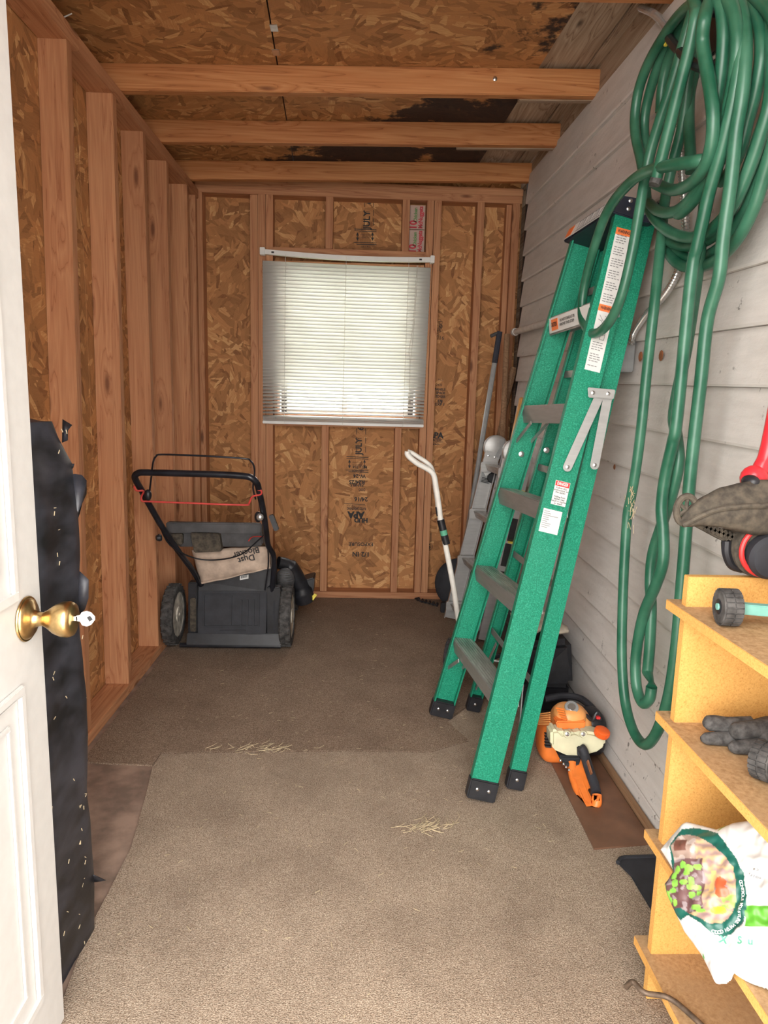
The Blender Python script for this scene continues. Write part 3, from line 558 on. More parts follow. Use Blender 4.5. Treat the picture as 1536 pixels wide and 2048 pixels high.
# folded spreader arms
YS = n*.012
def arm(p, q, w):
    A, B = aP(*p, FN, n)+YS, aP(*q, FN, n)+YS; dd = (B-A).normalized(); s = dd.cross(n).normalized()*w/2; m = MB(); pts = [A-s, A+s]+[B+s*math.cos(k*PI/8)+dd*(w/2)*math.sin(k*PI/8) for k in range(9)]
    o = obj('spreader_arm', m.prism(pts, n*.003), 'aluminium', GL, 0, .0008); obj('rivet', MB().lathe([(.006, 0), (.0055, .002), (.002, .0035)], B+n*.003, n, 10), 'steel', o); return o
arm((1196, 792), (1132, 934), .025); arm((1213, 790), (1186, 930), .025)
A = [aP(*p, FN, n)+YS+n*.004 for p in ((1171, 776), (1226, 781), (1222, 800), (1172, 796))]
br = obj('spreader_bracket', MB().prism(A, n*.005), 'aluminium', GL, 0, .002)
for p in ((1181, 787), (1211, 789)): obj('rivet', MB().lathe([(.006, 0), (.0055, .002), (.002, .0035)], aP(*p, FN, n)+YS+n*.009, n, 10), 'steel', br)
for px, py in ((1042, 908), (1092, 900)): obj('spreader_rivet', MB().lathe([(.010, 0), (.010, .002), (.004, .005)], aP(px, py, FF, frame(FF, FFT)[2])+V((0, -.006, 0)), (0, -1, 0), 12), 'steel', GL)
# ================================================================= ALUMINIUM FOLDING LADDER behind it
AL = thing('folding_ladder', 'folded aluminium ladder with round hinge standing behind the green stepladder', 'ladder', (.60, 3.4, 0))
F0 = aZ(901, 1236, .018); F1 = aY(984, 905, F0.y+.02); N0, N1 = F0+V((.045, -.33, 0)), F1+V((.035, -.30, .0))
def arail(B, T, w, fl, inward, name='side_rail'): return obj(name, crail(B, T, w, fl, .004, inward), 'aluminium', AL, 30, .001)
arail(F0, F1, .075, .028, False); arail(N0, N1, .07, .028, True)
for z in (.10, .345, .59, .83):
    A, C = on(F0, F1, z, -.03)+V((0, -.004, 0)), on(N0, N1, z, -.03)+V((0, .004, 0)); m = MB().prism([A, A+V((.062, 0, -.003)), A+V((.058, 0, -.034)), A+V((.014, 0, -.036))], C-A); obj('rung', m, 'grip_tread', AL, 30, .002)
    for P_, y in ((A, -.012), (C, .012)): obj('rung_collar', MB().obox(P_+V((.028, y, -.018)), (1, 0, 0), (0, 1, 0), (0, 0, 1), .044, .014, .026), 'aluminium', AL, 30, .004)
for (B, T, s) in ((F0, F1, -1), (N0, N1, 1)):
    dd, aa, nn = frame(B, T); c = T+dd*.03+aa*.012; hg = obj('hinge', MB().lathe([(.056, -.016), (.062, -.012), (.062, .012), (.056, .016)], c, nn, 28), 'aluminium', AL)
    obj('hinge_plate', MB().obox(c-dd*.075-aa*.012+nn*.016, dd, aa, nn, .05, .034, .003), 'aluminium', hg, 0, .002)
    for x, y in ((-.05, -.018), (-.05, .016), (-.09, -.016), (-.095, .014)): obj('hinge_rivet', MB().lathe([(.006, 0), (.005, .003), (.002, .004)], c+dd*x+aa*(y-.012)+nn*.019, nn, 8), 'steel', hg)
    obj('lock_lever', MB().prism([c+dd*q[0]+aa*q[1]+nn*.0165 for q in ((.045, .005), (.05, .03), (-.01, .042), (-.05, .022), (-.045, .004), (0, .016))], nn*.006), 'grey_box', hg, 0)
    obj('hinge_knob', MB().lathe([(.026, 0), (.028, .006), (.024, .014)], c-dd*.155+aa*.02+nn*.004, nn, 12), 'black_plastic', hg)
p = on(F0, F1, .775, 0)+V((0, -.005, 0)); dd, aa, nn = frame(F0, F1); lb = obj('arrow_label', quad(p, aa, dd, .052, .085), 'grey_box', AL, 0); obj('label_band', quad(p+dd*.047, aa, dd, .052, .012, .001), 'label_orange', lb, 0)
c = p+dd*.012+nn*.0012; obj('label_arrow', MB().prism([c+aa*x+dd*y for x, y in ((-.02, 0), (0, .02), (0, .009), (.018, .009), (.018, -.009), (0, -.009), (0, -.02))], nn*.0004), 'label_white', lb, 0)
m = MB()
for k in range(4): m.obox(p-dd*(.016+.007*k)+nn*.0012, aa, dd, nn, .02, .002, .0002)
obj('label_lines', m, 'ink', lb, 0, kind='stuff')
# second folded half, seen as a thin edge beside the green rail
I0, I1 = N0+V((.075, -.005, 0)), N1+V((.07, -.005, .01)); J0, J1 = F0+V((.08, -.015, 0)), F1+V((.075, -.015, 0))
arail(I0, I1, .06, .024, True); arail(J0, J1, .06, .024, False)
for z in (.22, .47, .71): A, C = on(J0, J1, z, -.025), on(I0, I1, z, -.025); obj('rung', MB().prism([A, A+V((.05, 0, -.003)), A+V((.046, 0, -.03)), A+V((.012, 0, -.03))], C-A), 'grip_tread', AL, 30, .002)
for px, py, c_ in ((1025, 1060, 'ink'), (1012, 1110, 'ink'), (1000, 1165, 'ink'), (1043, 985, 'yellow_film'), (1022, 1083, 'yellow_film')):
    dd, aa, nn = frame(I0, I1); p = aP(px, py, I0, nn); obj('side_label', quad(p, aa, dd, .03, .11 if c_ == 'ink' else .02, .002), c_, AL, 0)
# ================================================================= BLACK FILM-WRAPPED STACK behind the door
SX = [(-.60, .92), (-.60, 1.12), (-.582, 1.15), (-.560, 1.19), (-.550, 1.34), (-.556, 1.36), (-.60, 1.366), (-.84, 1.365), (-.84, .92)]
tw = thing('wrapped_stack', 'torn black film wrapped around a tall stack behind the open door', 'stack', (-.70, 1.15, .006))
m = MB(); lv = 40; ring = []
P2 = []
for i in range(len(SX)):
    a, b = V((*SX[i], 0)), V((*SX[(i+1) % len(SX)], 0)); k = max(1, int((b-a).length/.02)); P2 += [a.lerp(b, j/k) for j in range(k)]
n = len(P2); cxy = V((-.70, 1.14, 0))
for j in range(lv+1):
    z = .006+j/lv*1.085
    for p in P2:
        q = V((p.x, p.y, z)); s = mnoise.noise(q*V((9, 9, 5))) if False else mnoise.noise(V((q.x*9, q.y*9, q.z*5)))
        s2 = mnoise.noise(V((q.x*25+3, q.y*25, q.z*14))); ring_ = math.sin(z*17)*.003
        out = (q-V((cxy.x, cxy.y, z))).normalized(); q = q+out*(s*.010+s2*.004+ring_)
        if j > lv-3: q -= out*.012*(j-lv+3)
        if p.y < 1.15: q.x = min(q.x, -.585)
        q.z += (.03*(-.62-q.x)/.1 if j == lv and q.x < -.62 else 0)+ (.012*s if 0 < j < lv else 0); m.v.append(q)
for j in range(lv):
    for i in range(n): m.f.append([j*n+i, j*n+(i+1) % n, (j+1)*n+(i+1) % n, (j+1)*n+i])
m.f.append(list(reversed(range(n)))); m.f.append([lv*n+i for i in range(n)])
obj('film_wrap', m, 'tar_film', tw, 50)
def flap(pts, Y, dy=.02):
    P_ = [aY(x, y, Y) for x, y in pts]; c = sum(P_, V())/len(P_); m = MB(); m.v = [c+V((0, -.012, 0))]+[p+V((0, dy*mnoise.noise(p*11), 0)) for p in P_]; k = len(P_); m.f = [[0, 1+i, 1+(i+1) % k] for i in range(k)]
    o = obj('torn_flap', m, 'tar_film', tw, 40, solid=.0012); return o
flap([(128, 838), (146, 850), (138, 860), (139, 880), (128, 885)], 1.355)
flap([(128, 925), (151, 927), (148, 935), (138, 943), (130, 945)], 1.35)
flap([(128, 950), (150, 948), (162, 950), (169, 962), (166, 990), (160, 1000), (158, 1028), (149, 1062), (154, 1078), (153, 1097), (158, 1120), (157, 1138), (147, 1146), (140, 1100), (130, 1050)], 1.35, .03)
flap([(140, 1135), (160, 1143), (181, 1157), (179, 1195), (168, 1220), (150, 1238), (142, 1230)], 1.36, .03)
flap([(158, 1390), (166, 1430), (161, 1470), (155, 1440)], 1.36); flap([(160, 1480), (177, 1520), (166, 1530), (158, 1510)], 1.365)
flap([(165, 1672), (176, 1690), (182, 1724), (166, 1722)], 1.36); flap([(165, 1728), (190, 1735), (216, 1752), (196, 1758), (168, 1758)], 1.365, .03); flap([(166, 1790), (175, 1810), (178, 1850), (168, 1850)], 1.34)
chaff = MB()
for k in range(46):
    px, py = random.choice([(random.uniform(100, 168), random.uniform(860, 1960)), (random.uniform(158, 172), random.uniform(1380, 1900))]); p = aX(px, py, -.552); d_ = V((0, random.uniform(-1, 1), random.uniform(-1, 1))).normalized()
    if 1.16 < p.y < 1.36: chaff.beam(p-d_*.004, p+d_*.004, .0012, .0012, (1, 0, 0))
obj('clinging_chaff', chaff, 'straw', tw, 0, kind='stuff')
# ================================================================= GREEN GARDEN HOSE on the house wall
def C8(L, X, s=3.657, ox=1200, oy=0): return [(ox+u/s, oy+v/s, (p[0] if (p := r) else X)) for u, v, *r in L]
def strand(L): return crom([aX(px, py, X) for px, py, X in L], 7)
def cr(L, X0, X1=None, s=3.657, ox=1200, oy=0):
    k = len(L); X1 = X0 if X1 is None else X1; return [(ox+u/s, oy+v/s, X0+(X1-X0)*i/(k-1)) for i, (u, v) in enumerate(L)]
ST_ = []
ST_.append(cr([(900, -60), (760, 5), (620, 70), (490, 230), (360, 450), (285, 650), (255, 850), (262, 1000), (300, 1170), (330, 1350), (345, 1480), (400, 1600), (500, 1690), (620, 1735), (740, 1725), (860, 1640), (980, 1490), (1090, 1240), (1180, 980), (1240, 760), (1262, 500), (1240, 260), (1160, 80), (1050, -40)], .70, .74))
ST_.append(cr([(860, -40), (720, 60), (590, 180), (470, 370), (385, 600), (330, 830), (325, 1000), (340, 1150)], .72, .75))
ST_.append(cr([(700, 90), (600, 240), (500, 440), (455, 640), (440, 820), (470, 760)], .735, .75)[:5])
ST_.append([(1385, -12, .655), (1392, 20, .65)]+cr([(700, 130), (660, 330), (600, 560), (535, 820), (470, 1080), (412, 1310)], .645, .64))
ST_.append([(1480, 60, .74), (1476, 160, .735), (1462, 240, .73), (1445, 290, .72), (1422, 316, .69), (1395, 322, .665), (1340, 331, .645), (1300, 341, .64), (1266, 360, .635), (1228, 402, .632), (1203, 450, .63), (1180, 525, .63), (1166, 590, .63), (1166, 640, .63), (1186, 667, .632), (1214, 650, .635), (1240, 600, .64), (1262, 515, .65), (1279, 420, .66), (1297, 320, .67), (1320, 240, .675), (1345, 165, .68), (1372, 70, .685), (1392, 5, .69)])
ST_.append([(1420, 0, .66), (1413, 20, .645)]+cr([(760, 160), (750, 300), (775, 470), (808, 660), (828, 860), (815, 1060), (760, 1230), (650, 1350), (530, 1390), (420, 1350), (380, 1330)], .635, .70))
ST_.append(cr([(850, -40), (890, 60), (905, 250), (890, 500), (850, 780), (820, 1060), (760, 1290), (650, 1470), (540, 1550), (430, 1545), (350, 1480)], .66, .72))
ST_.append(cr([(930, -30), (985, 120), (1005, 320), (980, 580), (930, 820), (870, 1080), (780, 1300), (690, 1460), (590, 1560), (560, 1550)], .67, .715))
ST_.append(cr([(1000, -20), (1050, 150), (1062, 400), (1040, 700), (1000, 950), (975, 1180), (950, 1400), (920, 1600), (895, 1800), (868, 2040)], .69, .70)+[(1415, 640, .70), (1402, 760, .70), (1388, 880, .70), (1378, 980, .70), (1370, 1090, .70), (1361, 1200, .70), (1352, 1300, .70), (1338, 1390, .70), (1318, 1455, .70), (1298, 1486, .70), (1282, 1485, .70), (1264, 1455, .70), (1250, 1400, .70), (1244, 1320, .70), (1245, 1220, .70), (1249, 1120, .70), (1255, 1030, .70), (1263, 990, .70), (1273, 930, .70), (1283, 850, .70), (1293, 750, .70), (1303, 660, .70), (1313, 570, .71), (1322, 480, .73), (1330, 400, .745), (1345, 330, .75), (1365, 250, .75), (1378, 150, .74), (1392, 50, .73)])
ST_.append(cr([(1030, -10), (1110, 90), (1170, 230), (1180, 430), (1140, 660), (1080, 880), (1030, 1080), (960, 1240), (880, 1330)], .72, .74))
ST_.append(cr([(1060, 40), (1180, 60), (1260, 180), (1290, 420), (1240, 760), (1150, 1040), (1070, 1270), (990, 1470), (900, 1650), (780, 1760), (640, 1800), (520, 1770), (470, 1720)], .74, .75))
ST_.append(cr([(1060, -50), (1210, 40), (1310, 230), (1345, 480), (1330, 720), (1280, 1000), (1200, 1280), (1120, 1530), (1010, 1740), (870, 1890), (740, 1950), (620, 1950), (530, 1890), (480, 1800)], .725, .755))
ST_.append(cr([(1080, -20), (1240, 80), (1320, 270), (1330, 500), (1290, 800), (1220, 1120), (1130, 1400), (1030, 1600), (930, 1760), (820, 1850), (700, 1890), (600, 1860), (520, 1780)], .755, .765))
ST_.append(cr([(690, 520), (655, 700), (650, 900), (660, 1100), (665, 1260)], .755, .76))
# the inner hanging pair, twisted, with a kinked end
P1 = cr([(950, -40), (1015, 120), (1030, 330), (1005, 580), (950, 850), (880, 1130), (800, 1400), (755, 1600), (710, 1800), (665, 2040)], .685, .69)+cr([(575, -60), (545, 120), (495, 340), (468, 560), (480, 740), (478, 930), (430, 1090), (350, 1280), (308, 1470), (290, 1640), (300, 1800), (340, 1900), (385, 1870), (400, 1790)], .68, .70, 3.414, 1186, 850)
P2_ = [(1420, 330, .74), (1406, 440, .735)]+[(1393, 560, .73), (1372, 700, .72)]+cr([(553, -90), (572, 80), (585, 250), (545, 450), (470, 680), (408, 880), (390, 1060), (398, 1250), (388, 1500), (372, 1690)], .715, .712, 3.414, 1186, 850)
ST_ += [P1, P2_]
hs = MB(); HRAD = .0128
for i, L in enumerate(ST_):
    pts = strand(L); hs.tube(pts, HRAD, 10)
k0, k1 = strand(P1)[-1], strand(P2_)[-1]; hs.tube([k0, k0.lerp(k1, .3)+V((0, -.006, .004)), k1], [HRAD, .006, HRAD], 10)
hose = thing('garden_hose', 'long green garden hose coiled and hung in loops on the white siding', 'hose', (.72, 1.7, .3))
obj('hose_tube', hs, 'hose_green', hose, 60)
p = strand(ST_[3])[-1]; obj('hose_end', MB().tube([p, p+V((-.004, 0, -.012))], [.0135, .0125], 10), 'dusty_rubber', hose)
m = MB().tube(crom([aX(1334, 70, .72), aX(1350, 92, .69), aX(1375, 117, .67), aX(1400, 135, .665), aX(1430, 130, .675), aX(1450, 110, .70)], 5), .010, 8); obj('tie_strap', m, 'black_plastic', hose, label='black tie strap')
p = aX(1334, 78, .715); obj('strap_tag', MB().obox(p, (0, 1, 0), (1, 0, 0), (0, 0, 1), .009, .004, .013), 'yellow_film', hose, 0, .001)
hk = thing('hose_hanger', 'black metal bracket on the wall that carries the hose coil', 'bracket', (XR-.02, 1.62, 2.0))
b0 = aX(1425, 5, .80); obj('hanger_plate', MB().box(XR-.020, XR-.013, b0.y-.06, b0.y+.08, b0.z-.11, b0.z+.06), 'black_plastic', hk, 0, .002)
tip = aX(1408, -8, .66); obj('hanger_arm', MB().tube(crom([V((XR-.02, b0.y-.01, b0.z-.03)), V((.74, b0.y-.01, b0.z-.02)).lerp(tip, .3), tip, tip+V((-.006, 0, .03))], 5), .008, 8), 'black_plastic', hk)
# cobweb caught on the hose
m = MB()
for k in range(26):
    a = aX(1255+random.uniform(-2, 14), 1010+random.uniform(-28, 40), .69); b = a+V((0, random.uniform(-.03, .03), random.uniform(-.03, .03))); m.tube([a, b], .0007, 4)
cw = obj('cobweb', m, 'straw', None, 0, kind='stuff'); tag(cw, 'pale cobweb with dust caught on the hanging hose', 'cobweb')
# ================================================================= FLEXIBLE METAL CONDUIT, grey box, painted pipe
def ribbed(pts, r, pitch, n=10):
    pts = [V(p) for p in pts]; out = []; rs = []; acc = 0; i = 0
    L = [0]
    for a, b in zip(pts[:-1], pts[1:]): L.append(L[-1]+(b-a).length)
    s = 0; k = 0
    while s < L[-1]-1e-4:
        while L[k+1] < s: k += 1
        out.append(pts[k].lerp(pts[k+1], (s-L[k])/max(1e-6, L[k+1]-L[k]))); rs.append(r*(1.0 if i % 2 else .72)); i += 1; s += pitch/2
    return MB().tube(out, rs, n)
cd = crom([aZ(1281, 15, 2.33)]+[aX(px, py, X) for px, py, X in ((1305, 26, .80), (1325, 45, .80), (1340, 75, .80), (1352, 140, .80), (1360, 240, .80), (1364, 345, .80), (1371, 430, .80), (1368, 500, .80), (1352, 552, .80), (1325, 595, .80), (1290, 632, .80), (1268, 665, .80), (1262, 690, .80))], 8)
cdo = obj('flexible_conduit', ribbed(cd, .0105, .0085), 'chrome', None, 50); tag(cdo, 'shiny ribbed metal conduit running from the ceiling behind the hose', 'conduit')
bx0, bx1 = aX(1218, 742, XR-.02), aX(1262, 682, XR-.02); jb = obj('junction_box', MB().box(XR-.075, XR-.013, bx1.y-.02, bx0.y+.02, bx0.z-.01, bx1.z+.0), 'grey_box', None, 0, .003); tag(jb, 'grey metal electrical box on the siding behind the green ladder', 'box')
pp = thing('wall_pipe', 'white painted pipe running level along the siding to the back corner', 'pipe', (XR-.04, 3.0, 1.49))
obj('pipe', MB().tube([aX(1030, 664, XR-.034), aX(1112, 640, XR-.034), V((XR-.034, 2.35, aX(1112, 640, XR-.034).z-.02))], .0155, 12), 'pipe_paint', pp); q = aX(1030, 664, XR-.034); obj('pipe_collar', MB().lathe([(.019, -.02), (.021, 0), (.019, .02)], q, (0, 1, 0), 12), 'pipe_paint', pp)
# ================================================================= long-handled tools in the back corner
def pole(name, label, cat, a, b, r, mat, grip=None, gm='navy_grip', n=10):
    t_ = thing(name, label, cat, V(a)); obj('shaft', MB().tube([V(a), V(b)], r, n), mat, t_)
    if grip: d_ = (V(b)-V(a)).normalized(); obj('grip', MB().tube([V(b)-d_*grip, V(b)+d_*.004], r*1.12, n), gm, t_)
    return t_
pt = aY(999, 665, 3.62); pb = aY(955, 938, 3.62); dd = (pt-pb); foot = pb-dd*((pb.z-.02)/dd.z)
pl = pole('long_handled_tool', 'grey metal pole with a black grip leaning in the back right corner', 'tool', foot, pt, .0135, 'grey_box', .155)
obj('hook', MB().tube([pt+V((-.045, -.005, -.02)), pt+V((-.02, 0, -.008)), pt], .009, 8), 'grey_plastic', pl); obj('head', MB().box(foot.x-.08, foot.x+.03, 3.60, 3.63, .006, .06), 'black_plastic', pl, 0, .004)
a, b = aY(1006, 850, 3.66), aY(1014, 668, 3.69); dd = b-a; w2 = pole('wooden_pole_tool', 'weathered wooden tool handle standing beside the grey pole', 'handle', a-dd*((a.z-.015)/dd.z), b, .015, 'strip_y')
a, b = aY(1002, 850, 3.76), aY(1027, 735, 3.79); dd = b-a; w3 = thing('wooden_paddle', 'short weathered wooden paddle leaning behind the two long handles', 'handle', a-dd*((a.z-.015)/dd.z)); m = MB(); bb = a-dd*((a.z-.015)/dd.z); m.tube([bb, a, a.lerp(b, .5), a.lerp(b, .9), b], [.012, .012, .016, .022, .016], 8)
obj('blade', m, 'strip_y', w3)
b = aY(1043, 800, 3.42); h_ = V((.60, 3.40, .012)); dd = b-h_; w4 = pole('varnished_handle', 'honey coloured varnished handle above the ladder hinge', 'handle', h_, b, .0135, 'honey_wood'); obj('rounded_end', MB().ell(b, .0138, .0138, .0138), 'honey_wood', w4)
obj('iron_head', MB().lathe([(.018, 0), (.020, .05), (.016, .09)], h_, dd, 10), 'rust_metal', w4)
# ================================================================= LAWN MOWER
LM = thing('lawn_mower', 'black walk-behind lawn mower with red bar and dusty wheels by the stud wall', 'mower', (-.57, 3.3, .0055))
def wheel(c, R, w, parent, tire='dusty_rubber', hub='hub_cream', name='wheel', lug=26, ax=V((1, 0, 0))):
    c = V(c); t_ = obj(name, MB().lathe([(R*.74, -w/2), (R*.93, -w/2), (R*.985, -w*.36), (R*.985, w*.36), (R*.93, w/2), (R*.74, w/2), (R*.74, -w/2)], c, ax, 36, None, False), tire, parent)
    u = ax.orthogonal().normalized(); v = ax.cross(u); m = MB()
    for k in range(lug):
        a = 2*PI*k/lug; r = u*math.cos(a)+v*math.sin(a); tt = ax.cross(r)
        for s in (-1, 1): m.obox(c+r*(R*.99)+ax*(s*w*.22)+tt*(s*R*.03), (ax+tt*s*.5).normalized(), r.cross((ax+tt*s*.5).normalized()), r, w*.23, R*.028, R*.02)
    obj('tread_lugs', m, tire, t_, 0)
    h = obj('hub', MB().lathe([(R*.76, -w*.40), (R*.70, -w*.43), (R*.58, -w*.22), (R*.28, -w*.26), (R*.24, -w*.50), (R*.06, -w*.52), (R*.06, w*.52), (R*.24, w*.50), (R*.28, w*.26), (R*.58, w*.22), (R*.70, w*.43), (R*.76, w*.40)], c, ax, 28), hub, t_)
    m = MB()
    for k in range(10):
        a = 2*PI*k/10; r = u*math.cos(a)+v*math.sin(a)
        for s in (-1, 1): m.obox(c+r*R*.48+ax*s*w*.27, r, ax.cross(r), ax, R*.22, R*.018, w*.06)
    obj('hub_ribs', m, hub, h, 0); return t_
wheel((-.836, 3.075, .1485), .140, .050, LM); wheel((-.318, 3.075, .1485), .140, .050, LM); wheel((-.80, 3.62, .109), .101, .045, LM); wheel((-.335, 3.62, .109), .101, .045, LM)
def dk(u, v):
    a = u*2*PI; sx = .225; sy = .31; e = 2/3.2; c_, s_ = math.cos(a), math.sin(a); x = sx*abs(c_)**e*(1 if c_ > 0 else -1); y = sy*abs(s_)**e*(1 if s_ > 0 else -1)
    prof = [(1.0, .055), (1.0, .10), (.97, .17), (.90, .215), (.70, .245), (.0, .25)]; i = min(4, int(v*5)); f = v*5-i; k = prof[i][0]+(prof[i+1][0]-prof[i][0])*f; z = prof[i][1]+(prof[i+1][1]-prof[i][1])*f
    return V((-.568+x*k, 3.38+y*k, z))
obj('deck', MB().grid(dk, 48, 10), 'black_paint', LM, 60)
obj('engine_block', MB().box(-.70, -.44, 3.24, 3.52, .24, .36), 'black_plastic', LM, 30, .03); obj('engine_shroud', MB().lathe([(.13, 0), (.135, .03), (.12, .075), (.07, .095), (.03, .10)], (-.57, 3.38, .345), (0, 0, 1), 28), 'black_paint', LM)
# rear flap with its pressed panel
YR = 3.0
def pr(px, py, Y=YR): return aY(px, py, Y)
fp = [pr(395, 1180, 3.03), pr(534, 1180, 3.03), pr(532, 1268, 2.985), pr(395, 1270, 2.985)]; nrm = (fp[1]-fp[0]).cross(fp[3]-fp[0]).normalized(); nrm = nrm if nrm.y < 0 else -nrm
rf = obj('rear_flap', MB().prism(fp, -nrm*.02), 'charcoal_plastic', LM, 0, .004)
def fq(a, b): return fp[0].lerp(fp[1], a).lerp(fp[3].lerp(fp[2], a), b)
for (a0, a1, b0, b1) in ((.09, .90, .09, .12), (.09, .90, .80, .83), (.09, .105, .12, .80), (.885, .90, .12, .80), (.485, .50, .12, .80), (.62, .645, .22, .80), (.71, .735, .22, .80), (.80, .825, .22, .80), (.33, .70, .90, .925)):
    obj('pressed_rib', MB().prism([fq(a0, b0)+nrm*.0003, fq(a1, b0)+nrm*.0003, fq(a1, b1)+nrm*.0003, fq(a0, b1)+nrm*.0003], nrm*.007), 'charcoal_plastic', rf, 0)
obj('skirt', MB().prism([pr(374, 1266, 2.99), pr(560, 1268, 2.99), pr(562, 1292, 2.97), pr(372, 1290, 2.97)], V((0, .02, 0))), 'black_plastic', LM, 0, .003)
obj('trail_bar', MB().tube([aZ(360, 1290, .025), aZ(562, 1292, .025)], .011, 10), 'black_paint', LM)
for px0, px1, py0, py1, mt in ((376, 394, 1165, 1272, 'black_plastic'), (534, 560, 1175, 1278, 'black_plastic'), (381, 393, 1195, 1262, 'dirty_plastic'), (545, 552, 1200, 1270, 'charcoal_plastic')):
    obj('side_bracket', MB().prism([pr(px0, py0), pr(px1, py0), pr(px1, py1), pr(px0, py1)], V((0, .05, 0)) if mt != 'dirty_plastic' else V((0, -.012, 0))), mt, LM, 0, .004)
bp = [pr(388, 1160, 3.04), pr(545, 1128, 3.04), pr(548, 1186, 3.03), pr(392, 1186, 3.03)]; obj('rear_baffle', MB().prism(bp, V((0, .16, 0))), 'black_plastic', LM, 0, .004)
obj('barcode_label', MB().prism([pr(480, 1152, 3.035), pr(497, 1149, 3.035), pr(497, 1157, 3.035), pr(480, 1160, 3.035)], V((0, -.001, 0))), 'label_white', LM, 0)
for k in range(7): obj('barcode_bar', MB().prism([pr(482+k*1.9, 1152.3-k*.35, 3.033), pr(483+k*1.9, 1152.1-k*.35, 3.033), pr(483+k*1.9, 1157-k*.35, 3.033), pr(482+k*1.9, 1157.2-k*.35, 3.033)], V((0, -.0005, 0))), 'ink', LM, 0)
# handle: one bent tube
H = [(403, 1170, 3.03), (385, 1140, 2.98), (355, 1100, 2.90), (325, 1055, 2.81), (300, 1012, 2.73), (284, 982, 2.67), (272, 961, 2.62), (270, 952, 2.605), (277, 946, 2.60), (292, 945, 2.60), (370, 947, 2.60), (440, 949, 2.60), (486, 952, 2.60), (503, 956, 2.60), (514, 967, 2.615), (519, 985, 2.65), (526, 1020, 2.72), (532, 1060, 2.80), (536, 1090, 2.87), (546, 1108, 2.92), (548, 1130, 2.96), (546, 1165, 3.0), (540, 1212, 3.03)]
hd = obj('handle', MB().tube(crom([pr(*p) for p in H], 4), .0125, 12), 'black_paint', LM, 60)
B_ = [(299, 984, 2.665), (303, 950, 2.61), (306, 925, 2.575), (312, 913, 2.56), (325, 909, 2.555), (410, 912, 2.555), (488, 917, 2.56), (501, 922, 2.57), (508, 933, 2.58), (509, 950, 2.595), (506, 975, 2.63), (511, 998, 2.665)]
obj('bail_bar', MB().tube(crom([pr(*p) for p in B_], 4), .0035, 8), 'black_paint', hd, 60)
R__ = [(268, 972, 2.62), (273, 981, 2.63), (287, 982, 2.645), (283, 993, 2.66), (284, 1002, 2.665), (300, 1003, 2.67), (400, 1007, 2.67), (488, 1010, 2.67), (498, 1006, 2.665), (504, 994, 2.65), (512, 991, 2.645), (522, 988, 2.64), (522, 981, 2.63), (515, 980, 2.625)]
obj('drive_bar', MB().tube(crom([pr(*p) for p in R__], 4), .0038, 8), 'red_rod', hd, 60, label='red drive bar')
for px, py, Y in ((296, 990, 2.655), (516, 1034, 2.72)): obj('lever_mount', MB().ell(pr(px, py, Y), .014, .014, .022), 'black_plastic', hd)
obj('wing_knob', MB().lathe([(.013, 0), (.015, .004), (.013, .008), (.006, .012)], pr(520, 1034, 2.715), (.1, -1, .1), 14), 'chrome', hd)
obj('throttle_box', MB().obox(pr(548, 1045, 2.80), (.35, 0, -.94), (0, 1, 0), (.94, 0, .35), .034, .014, .010), 'black_plastic', hd, 0, .003)
obj('knob', MB().lathe([(.014, 0), (.016, .008), (.010, .02)], pr(322, 1075, 2.84), (-.8, -.6, 0), 12), 'black_plastic', hd)
for L in ([(318, 1050, 2.80), (340, 1090, 2.86), (385, 1115, 2.93), (430, 1120, 2.95), (480, 1110, 2.9), (515, 1082, 2.85), (528, 1070, 2.82)], [(523, 1010, 2.69), (530, 1060, 2.79), (537, 1120, 2.93), (530, 1180, 3.0)], [(350, 1098, 2.88), (390, 1145, 2.96), (402, 1168, 2.98)]):
    obj('control_cable', MB().tube(crom([pr(*p) for p in L], 5), .0032, 6), 'black_plastic', LM, 60)
obj('control_cable', MB().tube(crom([pr(*p) for p in [(497, 1082, 2.96), (505, 1074, 2.94), (526, 1073, 2.83)]], 5), .0028, 6), 'red_rod', LM, 60)
# grass bag: grey frame, block, canvas
G = [pr(331, 1046, 2.95), pr(522, 1049, 2.95), pr(526, 1090, 2.97), pr(500, 1094, 2.97), pr(356, 1094, 2.97), pr(340, 1070, 2.96)]
bf = obj('bag_frame', MB().prism(G, V((0, .05, 0))), 'grey_plastic', LM, 0, .006); obj('frame_ledge', MB().prism([pr(331, 1045, 2.94), pr(523, 1048, 2.94), pr(523, 1068, 2.94), pr(333, 1066, 2.94)], V((0, .02, 0))), 'grey_plastic', bf, 0, .005)
obj('frame_block', MB().prism([pr(380, 1066, 2.92), pr(438, 1068, 2.92), pr(443, 1103, 2.93), pr(388, 1106, 2.93)], V((0, .05, 0))), 'dirty_plastic', bf, 0, .004); obj('frame_block', MB().prism([pr(340, 1068, 2.935), pr(365, 1068, 2.935), pr(364, 1090, 2.935), pr(344, 1090, 2.935)], V((0, .03, 0))), 'dirty_plastic', bf, 0, .004)
def cv(u, v):
    a = pr(384, 1100, 2.99).lerp(pr(540, 1092, 2.99), u); b = pr(403, 1168, 3.0).lerp(pr(541, 1136, 3.0), u); p = a.lerp(b, v); s = mnoise.noise(V((u*4, v*3, 1)))
    return p+V((0, .012*s-.030*math.sin(PI*v)*math.sin(PI*u), .006*s))
cb = MB().grid(cv, 18, 10); bagc = obj('canvas_bag', cb, 'canvas', LM, 60, solid=.006)
obj('bag_seam', MB().tube([cv(u/12, .97)+V((0, -.006, 0)) for u in range(13)], .004, 6), 'canvas', bagc)
